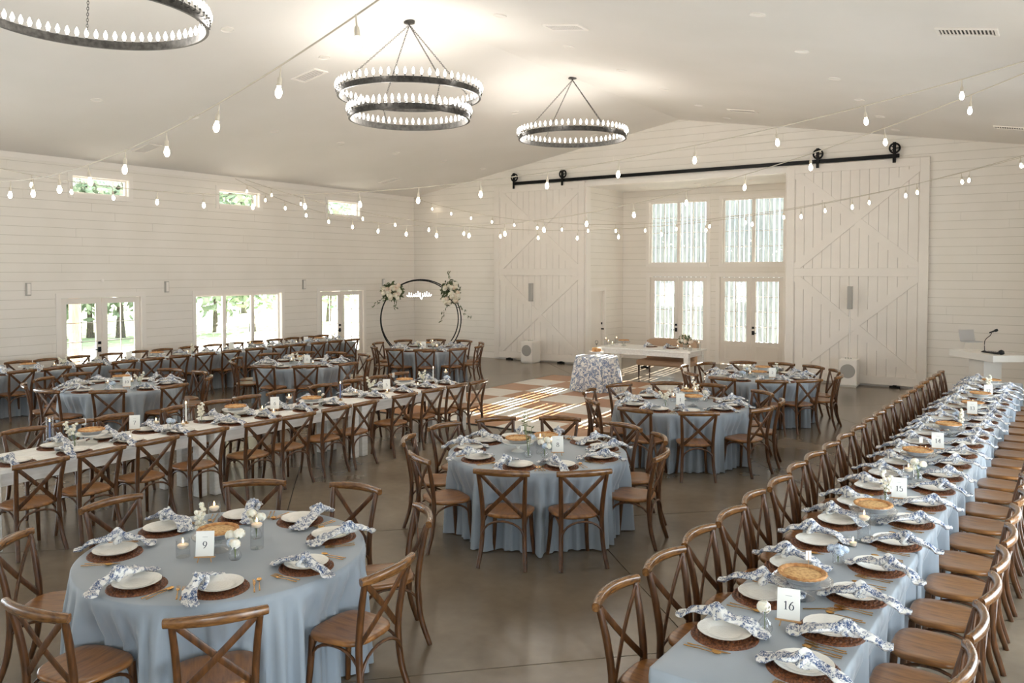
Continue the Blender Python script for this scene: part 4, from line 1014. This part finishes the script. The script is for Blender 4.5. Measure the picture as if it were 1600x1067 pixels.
for (dx, y, kd, fg, w) in ((-.03, 4.72, 'g', True, 'behind number sixteen'), (.0, 6.42, 'g', False, 'in front of number fifteen'), (-.05, 8.62, 'g', True, 'in front of number fourteen'), (.0, 10.3, 'g', False, 'behind number fourteen'), (.04, 12.2, 'w', False, 'behind number thirteen'), (.03, 13.2, 'w', False, 'in front of number twelve'), (.02, 14.9, 'w', False, 'at the far end')): pie(*rt(dx, y), kd, w + ' ' + TR, fg)
for (dx, y, kd, w) in ((-.06, 4.16, 'rose', 'beside number sixteen'), (-.0, 5.40, 'blue', 'between numbers sixteen and fifteen'), (-.04, 7.06, 'stock', 'beside number fifteen'), (.06, 7.95, 'pair', 'behind number fifteen'), (.08, 10.75, 'stock', 'well behind number fourteen'), (-.03, 11.4, 'blue', 'in front of number thirteen'), (.02, 14.5, 'stock', 'behind number twelve')): vase(*rt(dx, y), kd, w + ' ' + TR)
for (dx, y, kd, w) in ((0, 5.80, 'v', 'in front of number fifteen'), (.03, 5.98, 't', 'in front of number fifteen'), (.03, 7.66, 't', 'behind number fifteen'), (-.02, 9.1, 'v', 'in front of number fourteen'), (-.03, 8.95, 's', 'in front of number fourteen'), (-.04, 10.6, 's', 'behind number fourteen'), (0, 12.6, 's', 'behind number thirteen'), (.03, 13.5, 'v', 'in front of number twelve'), (.02, 14.2, 's', 'behind number twelve')): candle(*rt(dx, y), kd, w + ' ' + TR)
ob('pie_server', G().tube([(0, -.12, .004), (0, 0, .005)], [(.006, .003), (.005, .003)], 6).add([(-.006, 0, .004), (.006, 0, .004), (.026, .04, .003), (0, .14, .003), (-.026, .04, .003)], [(0, 1, 2, 3, 4)]).mesh('pie_server', 'gold'), None, (*rt(.12, 4.62), TZ + .001), (0, 0, -1.0), label='gold pie server lying beside the glass stand behind number sixteen', cat='pie server')

# white farm tables (three end to end)
WX = -8.57
ft_top = [G().cbox(-.385 + .154 * k + .001, -.385 + .154 * (k + 1) - .001, -1.21, 1.21, .728, .765, .004).mesh('plank', 'farm_white') for k in range(5)]
ft_ap = [G().cbox(-.33, -.305, -1.08, 1.08, .60, .7275, .003).mesh('apron', 'farm_white'), G().cbox(.305, .33, -1.08, 1.08, .60, .7275, .003).mesh('apron', 'farm_white'), G().cbox(-.304, .304, -1.13, -1.105, .60, .7275, .003).mesh('apron', 'farm_white'), G().cbox(-.304, .304, 1.105, 1.13, .60, .7275, .003).mesh('apron', 'farm_white')]
ft_leg = G().cbox(-.055, .055, -.055, .055, 0, .7275, .006).mesh('leg', 'farm_white')
FT = [('plank', m) for m in ft_top] + [('apron', m) for m in ft_ap] + [('leg', ft_leg, (sx * .32, sy * 1.13, 0)) for sx in (-1, 1) for sy in (-1, 1)]
for k, n in enumerate((7, 6, 5)):
    yc = 4.63 + 2.435 * k
    thing('farm_table', 'white painted farm table %s' % ('holding number seven, cut by left edge', 'holding number six, middle of its row', 'nearest the dance floor, end of its row')[k], 'table', (WX - .02 * (1 - k), yc, 0), radians((2.2, .3, -1.0)[k]), 'white farm tables', FT)
TW = 'of farm-table row'
WN = (3.16, 3.73, 4.29, 4.89, 5.52, 6.20, 6.74, 7.36, 7.88, 8.69, 9.33, 9.87, 10.4)
for i, y in enumerate(WN):
    if i: chair(-7.99 - (.06 if y < 5.6 else 0) + R.uniform(-.015, .015), y, 180 + R.uniform(-4, 4), 'brown crossback chair, %s from left, near side %s' % (ORD[i - 1], TW), 'near chairs of the farm tables')
    if i: setting(WX + .21, y + .06, 180, '%s from left, near side %s' % (ORD[i - 1], TW), 'near side of farm tables', False)
WB = (3.75, 4.375, 4.896, 5.425, 6.228, 6.74, 7.27, 7.86, 8.63, 9.28, 9.87, 10.4)
for i, y in enumerate(WB):
    if i: chair(-9.12 - (.09 if y < 6 else 0) + R.uniform(-.015, .015), y, R.uniform(-4, 4), 'brown crossback chair, %s from left, far side %s' % (ORD[i - 1], TW), 'far chairs of the farm tables')
    if i: setting(WX - .2, y - .02, 0, '%s from left, far side %s' % (ORD[i - 1], TW), 'far side of farm tables', False)
for (x, y, n) in ((-8.86, 5.3, 7), (-8.62, 7.12, 6), (-8.62, 9.27, 5)): number_card(x, y, str(n), -38, 'reading %s %s' % (NW[n], TW))
for (x, y, kd, w) in ((-8.72, 4.72, 'w', 'left of number seven'), (-8.72, 6.58, 'w', 'between numbers seven and six'), (-8.45, 7.6, 'w', 'right of number six'), (-8.68, 9.75, 'w', 'right of the third number card')): pie(x, y, kd, w + ' ' + TW)
for (x, y, kd, w) in ((-8.88, 5.58, 's', 'beside number seven'), (-8.55, 6.86, 's', 'left of number six'), (-8.62, 7.36, 't', 'right of number six'), (-8.62, 8.6, 's', 'left of the third number card'), (-8.62, 10.72, 't', 'at the dance floor end'), (-8.6, 9.98, 'v', 'near the dance floor end'), (-8.5, 7.0, 'v', 'beside number six'), (-8.75, 5.85, 'v', 'right of number seven'), (-8.45, 5.0, 'v', 'left of number seven'), (-8.5, 9.15, 'v', 'beside the third number card')): candle(x, y, kd, w + ' ' + TW)
for (x, y, m, w) in ((-9.0, 4.42, 'wax_blue', 'left of number seven'), (-8.85, 5.96, 'wax_white', 'between numbers seven and six'), (-8.6, 8.28, 'wax_blue', 'between number six and third card'), (-8.68, 10.46, 'wax_white', 'near the dance floor end')): taper(x, y, m, w + ' ' + TW)
for (x, y, kd, w) in ((-8.55, 4.45, 'dots', 'at the left edge'), (-8.85, 4.55, 'orchid', 'left of number seven'), (-8.72, 5.66, 'blue', 'right of number seven'), (-8.7, 6.07, 'stock', 'between numbers seven and six'), (-8.45, 7.78, 'dots', 'right of number six'), (-8.72, 9.02, 'orchid', 'left of third number card'), (-8.68, 10.18, 'orchid', 'near the dance floor end'), (-8.5, 10.6, 'blue', 'at the dance floor end')): vase(x, y, kd, w + ' ' + TW)
tag_m = G().cbox(-.025, .025, -.001, .001, -.08, 0, .0008).tube([(0, 0, -.005), (0, 0, .02)], .0015, 4).mesh('paper_tag', 'card')
for i, (x, y, w) in enumerate(((-9.5, 5.05, 'third chair back, far side of farm tables'), (-9.42, 7.08, 'sixth chair back, far side of farm tables'), (-9.42, 10.28, 'last chair back, far side of farm tables'))):
    ob('name_tag', tag_m, None, (x + .01, y, .90), (0, 0, radians(YAW + 10)), label='small white paper tag hung on the ' + w, cat='tag')

# left-hand long table under the windows
LX = -15.92; TL = 'of window-side table'
LN = (6.36, 6.96, 7.59, 8.18, 8.88, 9.46, 10.05, 10.65, 11.32, 11.98, 12.68, 13.22, 13.85, 14.4, 15.0)
LF = (7.05, 7.65, 8.18, 8.78, 9.5, 10.1, 10.68, 11.34, 11.98, 12.6, 13.22, 13.8, 14.4, 14.93, 15.4)
for k in range(4):
    yc = 5.72 + 1.225 + 2.452 * k
    thing('banquet_table', 'folding table under cloth, %s from front in the left window row' % ORD[k], 'table', (LX, yc, 0), 0, 'tables of the left row', [('tabletop', lt_top), ('leg', lt_leg, (0, -.9, 0)), ('leg', lt_leg, (0, .9, 0))])
    ob('tablecloth', rect_cloth(41 + k, [y - yc for y in LF], [y - yc for y in LN]), None, (LX, yc, 0), (0, 0, 0), label='dusty blue cloth on the %s table from front, left window row' % ORD[k], cat='tablecloth', group='cloths of the left window row')
for i, y in enumerate(LN):
    chair(LX + .79 - .28 + R.uniform(-.015, .015), y, 180 + R.uniform(-4, 4), 'brown crossback chair, %s from left on near side %s' % (ORD[i], TL), 'near chairs of the left row')
    setting(LX + .19, y, 180, '%s from left, near side %s' % (ORD[i], TL), 'near side of left row', False)
for i, y in enumerate(LF):
    chair(LX - .79 + .28 + R.uniform(-.015, .015), y, R.uniform(-4, 4), 'brown crossback chair, %s from left on far side %s' % (ORD[i], TL), 'far chairs of the left row')
    setting(LX - .19, y, 0, '%s from left, far side %s' % (ORD[i], TL), 'far side of left row', False)
for (y, kd, w) in ((7.45, 'w', 'first from left'), (10.05, 'w', 'second from left'), (12.7, 'w', 'third from left'), (14.6, 'w', 'fourth from left')): pie(LX, y, kd, w + ' ' + TL)
for i, (y, kd) in enumerate(((8.1, 'orchid'), (8.75, 'rose'), (10.9, 'stock'), (13.0, 'sprig'), (14.2, 'blue'), (15.1, 'orchid'))): vase(LX, y, kd, '%s from left %s' % (ORD[i], TL))
for i, (y, kd) in enumerate(((7.9, 's'), (9.2, 'v'), (10.75, 's'), (11.2, 'v'), (12.4, 't'), (13.8, 's'), (14.9, 'v'))): candle(LX + .05, y, kd, '%s from left %s' % (ORD[i], TL))
for i, (y, n) in enumerate(((9.45, '9'), (11.95, '8'), (14.2, '7'))):
    t = thing('table_number', 'white card on small easel, %s from left %s' % (ORD[i], TL), 'table number', (LX - .05, y, TZ), radians(-38 + 90), 'table numbers', [('easel', ez_m)]); ob('card', cd_m, t, (0, -.004, .038), (radians(-10), 0, 0))

# centrepieces of the round tables
def cp_(T, dx, dy): return (T[0] + dx, T[1] + dy)
number_card(*cp_(T9, .09, -.22), '9', -50, 'reading nine'); number_card(*cp_(T8, .27, -.04), '8', -57, 'reading eight'); number_card(*cp_(T1, .12, -.30), '1', -66, 'on ' + d1); number_card(*cp_(T2, .28, -.18), '2', -70, 'on ' + d2); number_card(*cp_(T10, .36, -.12), '10', -32, 'reading ten'); number_card(*cp_(T11, .2, -.05), '11', -42, 'on ' + d11); number_card(*cp_(T4, .05, -.2), '4', -50, 'on ' + d4)
pie(*cp_(T9, -.02, -.04), 'g', 'on ' + d9); pie(*cp_(T8, -.17, -.10), 'w', 'front of two on ' + d8, True); pie(*cp_(T8, -.12, .36), 'l', 'rear of two on ' + d8)
pie(*cp_(T1, .22, -.1), 'g', 'right of card on ' + d1); pie(*cp_(T1, -.02, .4), 'w', 'behind card on ' + d1); pie(*cp_(T2, .02, -.06), 'l', 'front of two on ' + d2); pie(*cp_(T2, -.05, .35), 'w', 'rear of two on ' + d2); pie(*cp_(T10, -.2, .12), 'w', 'on ' + d10); pie(*cp_(T11, -.1, .12), 'w', 'on ' + d11); pie(*cp_(T4, -.1, .1), 'w', 'on ' + d4)
for T, d, L in ((T9, d9, ((-.11, -.24, 's', 'left of the card'), (.15, .14, 't', 'right of the pie'), (-.42, .22, 't', 'behind the pie'))), (T8, d8, ((.08, -.07, 't', 'in the centre'), (-.36, .2, 'v', 'behind the front pie'), (.05, .2, 's', 'between the pies'))), (T1, d1, ((-.16, .12, 's', 'left of the card'), (.1, .3, 't', 'behind the card'), (-.1, .45, 't', 'farthest back'))), (T2, d2, ((-.1, -.2, 's', 'left of the pie'), (.1, .36, 's', 'behind the card'))), (T10, d10, ((-.04, -.2, 's', 'left of card'), (.04, .15, 's', 'behind card'))), (T11, d11, ((-.2, -.1, 's', 'left'), (-.05, .2, 's', 'behind pie'), (.15, .15, 'v', 'right'))), (T4, d4, ((0, .2, 't', 'behind card'), (.25, .05, 's', 'right of card'), (-.2, 0, 's', 'left of card')))):
    for dx, dy, kd, w in L: candle(*cp_(T, dx, dy), kd, '%s on %s' % (w, d))
for T, d, L in ((T9, d9, ((.21, -.08, 'pair', 'right of the card'), (-.02, .27, 'pair', 'behind the pie'), (-.3, .02, 'stock', 'left of the pie'))), (T8, d8, ((.2, -.18, 'pair', 'left of the card'), (.06, -.26, 'sprig', 'front'), (-.38, .36, 'sprig', 'far left'), (-.2, .2, 'blue', 'behind front pie'))), (T1, d1, ((-.08, -.34, 'orchid', 'left of the card'), (.2, .42, 'rose', 'far right'), (.02, .5, 'stock', 'farthest back'))), (T2, d2, ((-.24, .03, 'pair', 'left of the pies'), (.2, .4, 'dots', 'behind the card'), (-.2, -.3, 'blue', 'front left'))), (T10, d10, ((.36, .1, 'orchid', 'right of card'), (.2, -.25, 'blue', 'front'))), (T11, d11, ((-.3, -.02, 'pair', 'left'), (.1, -.15, 'orchid', 'front'))), (T4, d4, ((.3, -.15, 'orchid', 'right of card'), (-.15, -.15, 'pair', 'left of card')))):
    for dx, dy, kd, w in L: vase(*cp_(T, dx, dy), kd, '%s on %s' % (w, d))

# ================================================================= DANCE FLOOR
df = thing('dance_floor', 'checkerboard dance floor of white and wood panels', 'dance floor', (0, 0, 0))
ts = .914; X0, Y1 = -10.62, 17.52
tw = [G().cbox(.003, ts - .003, .003, ts - .003, .001, .018, .002).mesh('floor_panel', m) for m in ('tile_wood', 'tile_white')]
for i in range(5):
    for j in range(7): ob('floor_panel', tw[(i + j) % 2], df, (X0 + i * ts, Y1 - (j + 1) * ts, 0))
x1, y0 = X0 + 5 * ts, Y1 - 7 * ts
for q in ((X0 - .03, X0 - .001, y0 - .03, Y1 + .03), (x1 + .001, x1 + .03, y0 - .03, Y1 + .03), (X0, x1, y0 - .03, y0 - .001), (X0, x1, Y1 + .001, Y1 + .03)): ob('edge_trim', G().box(*q, .001, .014).mesh('edge_trim', 'blackout'), df)

# ================================================================= SWEETHEART TABLE, SETTEE, CAKE TABLE
st = thing('sweetheart_table', 'white farmhouse head table in front of the alcove doors', 'table', (-8.27, 18.2, 0), radians(-1))
for k in range(5): ob('plank', G().cbox(-1.22, 1.22, -.5 + .2 * k + .001, -.5 + .2 * (k + 1) - .001, .735, .775, .004).mesh('plank', 'farm_white'), st)
for q in ((-1.08, 1.08, -.44, -.415), (-1.08, 1.08, .415, .44), (-1.13, -1.105, -.414, .414), (1.105, 1.13, -.414, .414)): ob('apron', G().cbox(*q, .62, .7345, .003).mesh('apron', 'farm_white'), st)
for sx in (-1, 1):
    for sy in (-1, 1): ob('leg', G().cbox(-.06, .06, -.06, .06, 0, .7345, .006).mesh('leg', 'farm_white'), st, (sx * 1.1, sy * .41, 0))
se = thing('settee', 'tan tufted settee with turned dark legs behind head table', 'settee', (-7.98, 18.62, 0), 0)
ob('seat', G().cbox(-.66, .66, -.5, .14, .34, .47, .035).mesh('seat', 'tan_fabric', 40), se)
gb_ = [(-.66, .42), (.66, .42), (.66, .9)] + [(.66 - 1.32 * k / 16, .93 + .03 * sin(pi * k / 16)) for k in range(1, 16)] + [(-.66, .9)]
bk = ob('backrest', G().prism(gb_, lambda x, z: (x, .14, z), lambda x, z: (x, .25, z)).mesh('backrest', 'tan_fabric'), se)
bt = G().lathe([(0, -.006), (.014, -.002), (.014, .003), (0, .003)], 8, Matrix.Rotation(radians(90), 4, 'X')).mesh('button', 'tan_fabric', 60)
for k in range(7):
    for j in range(2): ob('button', bt, bk, (-.52 + .173 * k + .08 * (j % 2) - .04, .14, .65 + .15 * j))
for sx in (-1, 1):
    for yy in (-.44, .18): ob('leg', G().lathe([(0, 0), (.012, 0), (.02, .12), (.026, .3), (.026, .345)], 10).mesh('leg', 'dark_wood', 50), se, (sx * .6, yy, 0))
SZ_ = .7755
def sw(nm, fn): pass
pie(-9.0, 18.2, 'g', 'on the head table', z=SZ_)
for i, (x, y, kd) in enumerate(((-9.42, 18.05, 't'), (-9.3, 18.4, 't'), (-9.2, 17.98, 's'), (-9.5, 18.35, 's'), (-9.12, 18.45, 's'), (-7.5, 18.0, 's'), (-7.1, 18.3, 't'), (-7.2, 18.0, 's'))): candle(x, y, kd, '%s from left on the head table' % ORD[i], z=SZ_)
for i, (x, y) in enumerate(((-8.35, 18.35), (-7.78, 18.3))):
    w = ('left' if i == 0 else 'right') + ' place at the head table'
    ob('charger', charger_m, None, (x, y, SZ_), label='woven charger, ' + w, cat='charger', group='head table chargers'); ob('dinner_plate', plate_m, None, (x, y, SZ_ + .0105), label='white plate, ' + w, cat='plate', group='head table plates'); ob('napkin', NAP[i], None, (x - .08, y, SZ_ + .002), label='blue toile napkin, ' + w, cat='napkin', group='head table napkins')
bq = thing('bouquet', 'blush and ivory bridal bouquet in glass on the head table', 'bouquet', (-7.38, 18.15, SZ_), 0, parts=[('vase', G().lathe([(0, 0), (.05, 0), (.055, .01), (.045, .12), (.06, .16), (.057, .16), (.042, .12), (.05, .012), (0, .012)], 18).mesh('vase', 'clear_glass', 50)), ('foliage', leaves(160, .17, .17, .12, 77, .035).mesh('foliage', 'leaf'), (0, 0, .24), (0, 0, 0), (), 'stuff')])
for k in range(18):
    a = k * 2.4; rr = .16 * sqrt(k / 18); ob('flower_head', rose_b if k % 3 else rose_w, bq, (rr * cos(a), rr * sin(a), .33 - .9 * rr + R.uniform(-.02, .03)), (R.uniform(-.6, .6), R.uniform(-.6, .6), a))
ct = (-8.5, 15.85)
thing('cake_table', 'small round table under a blue floral cloth on the dance floor', 'table', (*ct, .018), 0, parts=[('tabletop', G().lathe([(0, .70), (.445, .70), (.45, .71), (.45, .735), (0, .735)], 32).mesh('tabletop', 'dark_wood', 40)), ('pedestal', G().lathe([(0, 0), (.25, 0), (.25, .03), (.05, .06), (.04, .65), (.12, .7)], 20).mesh('pedestal', 'dark_wood', 40))])
cl = cloth_mesh(round_per(.458, 180), .742, 31, drop=.735, fl=.09, amp=.07, m='toile_cloth')
ob('tablecloth', cl, None, (*ct, .018), label='blue and white toile cloth on small cake table', cat='tablecloth')
ck = .7605
thing('cake_stand', 'white footed cake stand on the toile-covered table', 'cake stand', (ct[0], ct[1], ck), 0, 'cake stands', stand(.1, 'ceramic'))
thing('cake', 'small brown cake on white stand on toile table', 'cake', (ct[0], ct[1], ck + .101), 0, parts=[('cake_body', G().lathe([(0, 0), (.098, 0), (.1, .005), (.1, .07), (.094, .078), (0, .08)], 32).mesh('cake_body', 'crust', 40)), ('crumb_top', G().lathe([(.094, .079), (.07, .086), (.03, .083), (0, .085)], 24).mesh('crumb_top', 'filling', 60))])
thing('cake_topper', 'tiny black topper standing in the small cake', 'cake topper', (ct[0], ct[1], ck + .185), radians(YAW), parts=[('pick', G().tube([(0, 0, 0), (0, 0, .09)], .002, 5).mesh('pick', 'blackout')), ('loop', G().tube([(.03 * cos(a), 0, .12 + .035 * sin(a)) for a in [2 * pi * k / 14 for k in range(14)]], .004, 5, up=(0, 1, 0), closed=True).tube([(.014 * cos(a), 0, .075 + .014 * sin(a)) for a in [2 * pi * k / 10 for k in range(10)]], .004, 5, up=(0, 1, 0), closed=True).mesh('loop', 'blackout'))])

# ================================================================= FLORAL HOOP AND NEON SIGN
hx, hy = -15.65, 18.31; fa = radians(YAW + 6); RH = 1.175
hp = thing('floral_hoop', 'large double black metal hoop backdrop in the back-left corner', 'hoop', (hx, hy, 0), fa)
def hoop(r, yo, zc_): return G().tube([(r * cos(a), yo, zc_ + r * sin(a)) for a in [2 * pi * k / 72 for k in range(72)]], .017, 8, up=(0, 1, 0), closed=True).mesh('hoop_tube', 'black_steel', 50)
ob('hoop_tube', hoop(RH, -.05, RH + .03), hp); ob('hoop_tube', hoop(RH - .04, .12, RH + .045), hp, (-.035, 0, 0))
ob('foot', G().cbox(-.5, .5, -.3, -.26, 0, .03, .004).cbox(-.5, .5, .26, .3, 0, .03, .004).cbox(-.35, -.31, -.3, .3, .0, .03, .004).cbox(.31, .35, -.3, .3, 0, .03, .004).mesh('foot', 'black_steel'), hp)
for k in range(6): a = k * pi / 3 + .3; ob('cross_tie', G().tube([(RH * cos(a), -.05, RH + .03 + RH * sin(a)), ((RH - .04) * cos(a) - .035, .12, RH + .045 + (RH - .04) * sin(a))], .01, 6).mesh('cross_tie', 'black_steel'), hp)
Mh = Matrix.Translation((hx, hy, 0)) @ Matrix.Rotation(fa, 4, 'Z')
def floral(ang, lab, seed, n, ext, trail):
    a = radians(ang); p = Mh @ Vector((RH * cos(a), -.07, RH + .03 + RH * sin(a)))
    r = random.Random(seed); t = thing('floral_arrangement', lab, 'flowers', p, fa, 'hoop florals')
    g = leaves(330, ext[0] * 1.15, .14, ext[1] * 1.1, seed, .06)
    for (dx, dz, L) in trail:
        for k in range(22):
            f = k / 22 * L; c = Vector((dx * f + r.gauss(0, .03), r.gauss(0, .03), dz * f + r.gauss(0, .03))); d1_ = Vector((dx + r.gauss(0, .5), r.gauss(0, .4), dz + r.gauss(0, .5))).normalized() * .055; d2_ = d1_.orthogonal().normalized() * .018
            g.add([c - d1_, c - d2_, c + d1_, c + d2_], [(0, 1, 2, 3)])
    ob('foliage', g.mesh('foliage', 'leaf'), t, kind='stuff')
    for k in range(n):
        u = r.uniform(-1, 1); v = r.uniform(-1, 1)
        ob('flower_head', (rose_W, rose_b, rose_W, rose_w)[k % 4], t, (ext[0] * .8 * u, -.12 - r.uniform(0, .08), ext[1] * .8 * v), (r.uniform(.8, 1.8), r.uniform(-.5, .5), r.uniform(0, 6)), scale=(1.35,) * 3)
floral(135, 'ivory roses and greenery on the left shoulder of the hoop', 41, 24, (.3, .26), ((-.75, -.65, .75), (.2, -1, .55), (-.5, .4, .4)))
floral(42, 'ivory roses with trailing greenery on the right shoulder of the hoop', 42, 26, (.27, .36), ((.55, -.8, 1.0), (-.35, -1, .95), (-.1, 1, .65), (-.5, .3, .4)))
# neon script: a single looping tube
def env(x, T):
    for (a, b), (c, d) in zip(T[:-1], T[1:]):
        if a <= x <= c: return b + (d - b) * (x - a) / (c - a)
    return T[-1][1]
top = [(0, -.03), (.1, .05), (.2, .03), (.26, .0), (.36, .02), (.46, .085), (.55, .04), (.62, .01), (.7, .02), (.78, .085), (.9, .045), (1, .0)]
bot = [(0, -.06), (.15, -.07), (.5, -.065), (.53, -.06), (.58, -.14), (.62, -.14), (.67, -.06), (1, -.05)]
pts = []
for k in range(241):
    t_ = k / 240; ph = 2 * pi * 11 * t_; xx = min(1, max(0, t_ - .022 * sin(ph)))
    hi, lo = env(t_, top), env(t_, bot); pts.append(((xx - .5) * .70, 0, (hi + lo) / 2 + (hi - lo) / 2 * cos(ph)))
ns_ = thing('neon_sign', 'glowing white neon script sign hanging inside the hoop', 'neon sign', Mh @ Vector((-.05, -.08, 1.95)), fa)
ob('neon_tube', G().tube(pts, .009, 6, up=(0, 1, 0)).mesh('neon_tube', 'neon', 60), ns_)
for s in (-1, 1): ob('wire', G().tube([(s * .3, 0, .0), (s * .3, .02, .34)], .002, 4).mesh('wire', 'grey_plastic'), ns_)

# ================================================================= LOUDSPEAKERS, LECTERN
def pa(x, y, rz, where):
    t = thing('subwoofer', 'white bass speaker cabinet on the floor ' + where, 'speaker', (x, y, 0), rz, 'bass cabinets')
    ob('cabinet', G().cbox(-.2, .2, -.22, .22, .02, .62, .012).box(-.18, .18, -.2, .2, 0, .02).mesh('cabinet', 'white_gloss'), t)
    ob('grille', G().cbox(-.185, .185, -.228, -.2205, .05, .6, .003).mesh('grille', 'trim_paint'), t)
    ob('driver_cone', G().lathe([(.14, 0), (.15, .004), (.158, .004), (.16, 0)], 28, Matrix.Translation((0, -.2285, .36)) @ Matrix.Rotation(radians(90), 4, 'X')).lathe([(0, .002), (.145, .003), (.145, 0)], 28, Matrix.Translation((0, -.2285, .36)) @ Matrix.Rotation(radians(90), 4, 'X')).mesh('driver_cone', 'grille', 40), t)
    for k in range(3): ob('knob', G().lathe([(0, .03), (.012, .03), (.014, 0)], 8).mesh('knob', 'grey_plastic', 40), t, (-.08 + .06 * k, 0, .62))
    c = thing('column_speaker', 'slim white column loudspeaker on a pole ' + where, 'speaker', (x, y, .62), rz, 'column speakers')
    ob('pole', G().tube([(0, .02, 0), (0, .02, 1.2)], .014, 8).mesh('pole', 'trim_paint', 50), c); ob('column_body', G().cbox(-.055, .055, -.05, .06, 1.14, 1.66, .008).mesh('column_body', 'grey_plastic'), c)
    ob('grille', G().cbox(-.048, .048, -.056, -.0505, 1.15, 1.65, .002).mesh('grille', 'grille'), c)
pa(-12.68, 19.66, radians(0), 'before the left barn door'); pa(-4.05, 19.72, radians(4), 'before the right barn door')
la = atan2(16.447 - 17.387, -1.008 + 1.788)
lc = Vector((-1.788, 17.387, 0)) + Vector((cos(la), sin(la), 0)) * .61 + Vector((-sin(la), cos(la), 0)) * .29
le = thing('lectern', 'white T-shaped lectern with thick overhanging top', 'lectern', lc, la)
ob('top_slab', G().cbox(-.61, .61, -.29, .29, 1.03, 1.15, .006).mesh('top_slab', 'white_gloss'), le); ob('pedestal', G().cbox(-.21, .21, -.17, .17, .08, 1.0295, .005).mesh('pedestal', 'white_gloss'), le); ob('base', G().cbox(-.42, .42, -.27, .27, 0, .0795, .005).mesh('base', 'white_gloss'), le)
def lp(u, v): return (lc.x + cos(la) * u - sin(la) * v, lc.y + sin(la) * u + cos(la) * v)
ls = thing('laptop_stand', 'white folding laptop stand on the lectern left end', 'stand', (*lp(-.42, .02), 1.15), la, parts=[('base', G().cbox(-.12, .12, -.1, .1, 0, .012, .003).mesh('base', 'white_gloss')), ('arm', G().tube([(-.1, -.08, .01), (-.06, -.08, .13), (.06, -.08, .145)], .007, 6).tube([(-.1, .08, .01), (-.06, .08, .13), (.06, .08, .145)], .007, 6).mesh('arm', 'white_gloss', 60)), ('tray', G().cbox(-.13, .15, -.11, .11, .145, .152, .002).mesh('tray', 'white_gloss'))])
lt_ = thing('laptop', 'open silver laptop raised on stand at the lectern', 'laptop', (*lp(-.41, .02), 1.3025), la, parts=[('keyboard_base', G().cbox(-.11, .11, -.15, .15, 0, .012, .003).mesh('keyboard_base', 'metal_laptop')), ('screen_lid', G().cbox(-.006, 0, -.15, .15, 0, .215, .002).mesh('screen_lid', 'metal_laptop'), (-.112, 0, .01), (0, radians(-14), 0))])
mp = bez([(0, 0, .02), (0, 0, .19), (.06, 0, .26), (.14, 0, .31), (.18, 0, .36)], 6)
thing('gooseneck_microphone', 'black handheld microphone on curved gooseneck atop lectern', 'microphone', (*lp(-.02, 0), 1.15), la, parts=[('base', G().lathe([(0, .03), (.02, .028), (.05, .01), (.06, 0), (0, 0)], 20).mesh('base', 'black_steel', 40)), ('gooseneck', G().tube(mp, .006, 8).mesh('gooseneck', 'black_steel', 60)), ('microphone_body', G().tube([(.13, 0, .365), (.26, 0, .405)], [.012, .016], 10).tube([(.26, 0, .405), (.285, 0, .413), (.32, 0, .424), (.335, 0, .428)], [.018, .026, .024, .01], 10).mesh('microphone_body', 'blackout', 60))])
thing('mixer', 'flat black audio mixer lying along the lectern top', 'mixer', (*lp(.16, .02), 1.15), la, parts=[('case', G().cbox(-.14, .2, -.09, .09, 0, .022, .004).mesh('case', 'blackout'))] + [('knob', G().lathe([(0, .012), (.009, .012), (.01, 0)], 8).mesh('knob', 'grey_plastic', 40), (-.1 + .05 * k, 0, .022)) for k in range(5)])
thing('spare_microphone', 'dark rounded microphone windscreen resting on lectern right end', 'microphone', (*lp(.46, -.06), 1.15), la + .2, parts=[('handle', G().tube([(-.16, 0, .018), (-.02, 0, .022)], [.014, .017], 10).mesh('handle', 'blackout', 50)), ('windscreen', G().lathe([(0, -.045), (.03, -.035), (.046, 0), (.036, .036), (0, .048)], 14, Matrix.Translation((.03, 0, .045)) @ Matrix.Rotation(radians(90), 4, 'Y')).mesh('windscreen', 'blackout', 60))])
thing('leaning_rod', 'thin dark rod leaning behind the lectern', 'rod', (-.35, 17.9, 0), 0, parts=[('rod', G().tube([(-.25, -.1, 0), (.28, .1, 1.02)], [.012, .006], 6).mesh('rod', 'blackout'))])
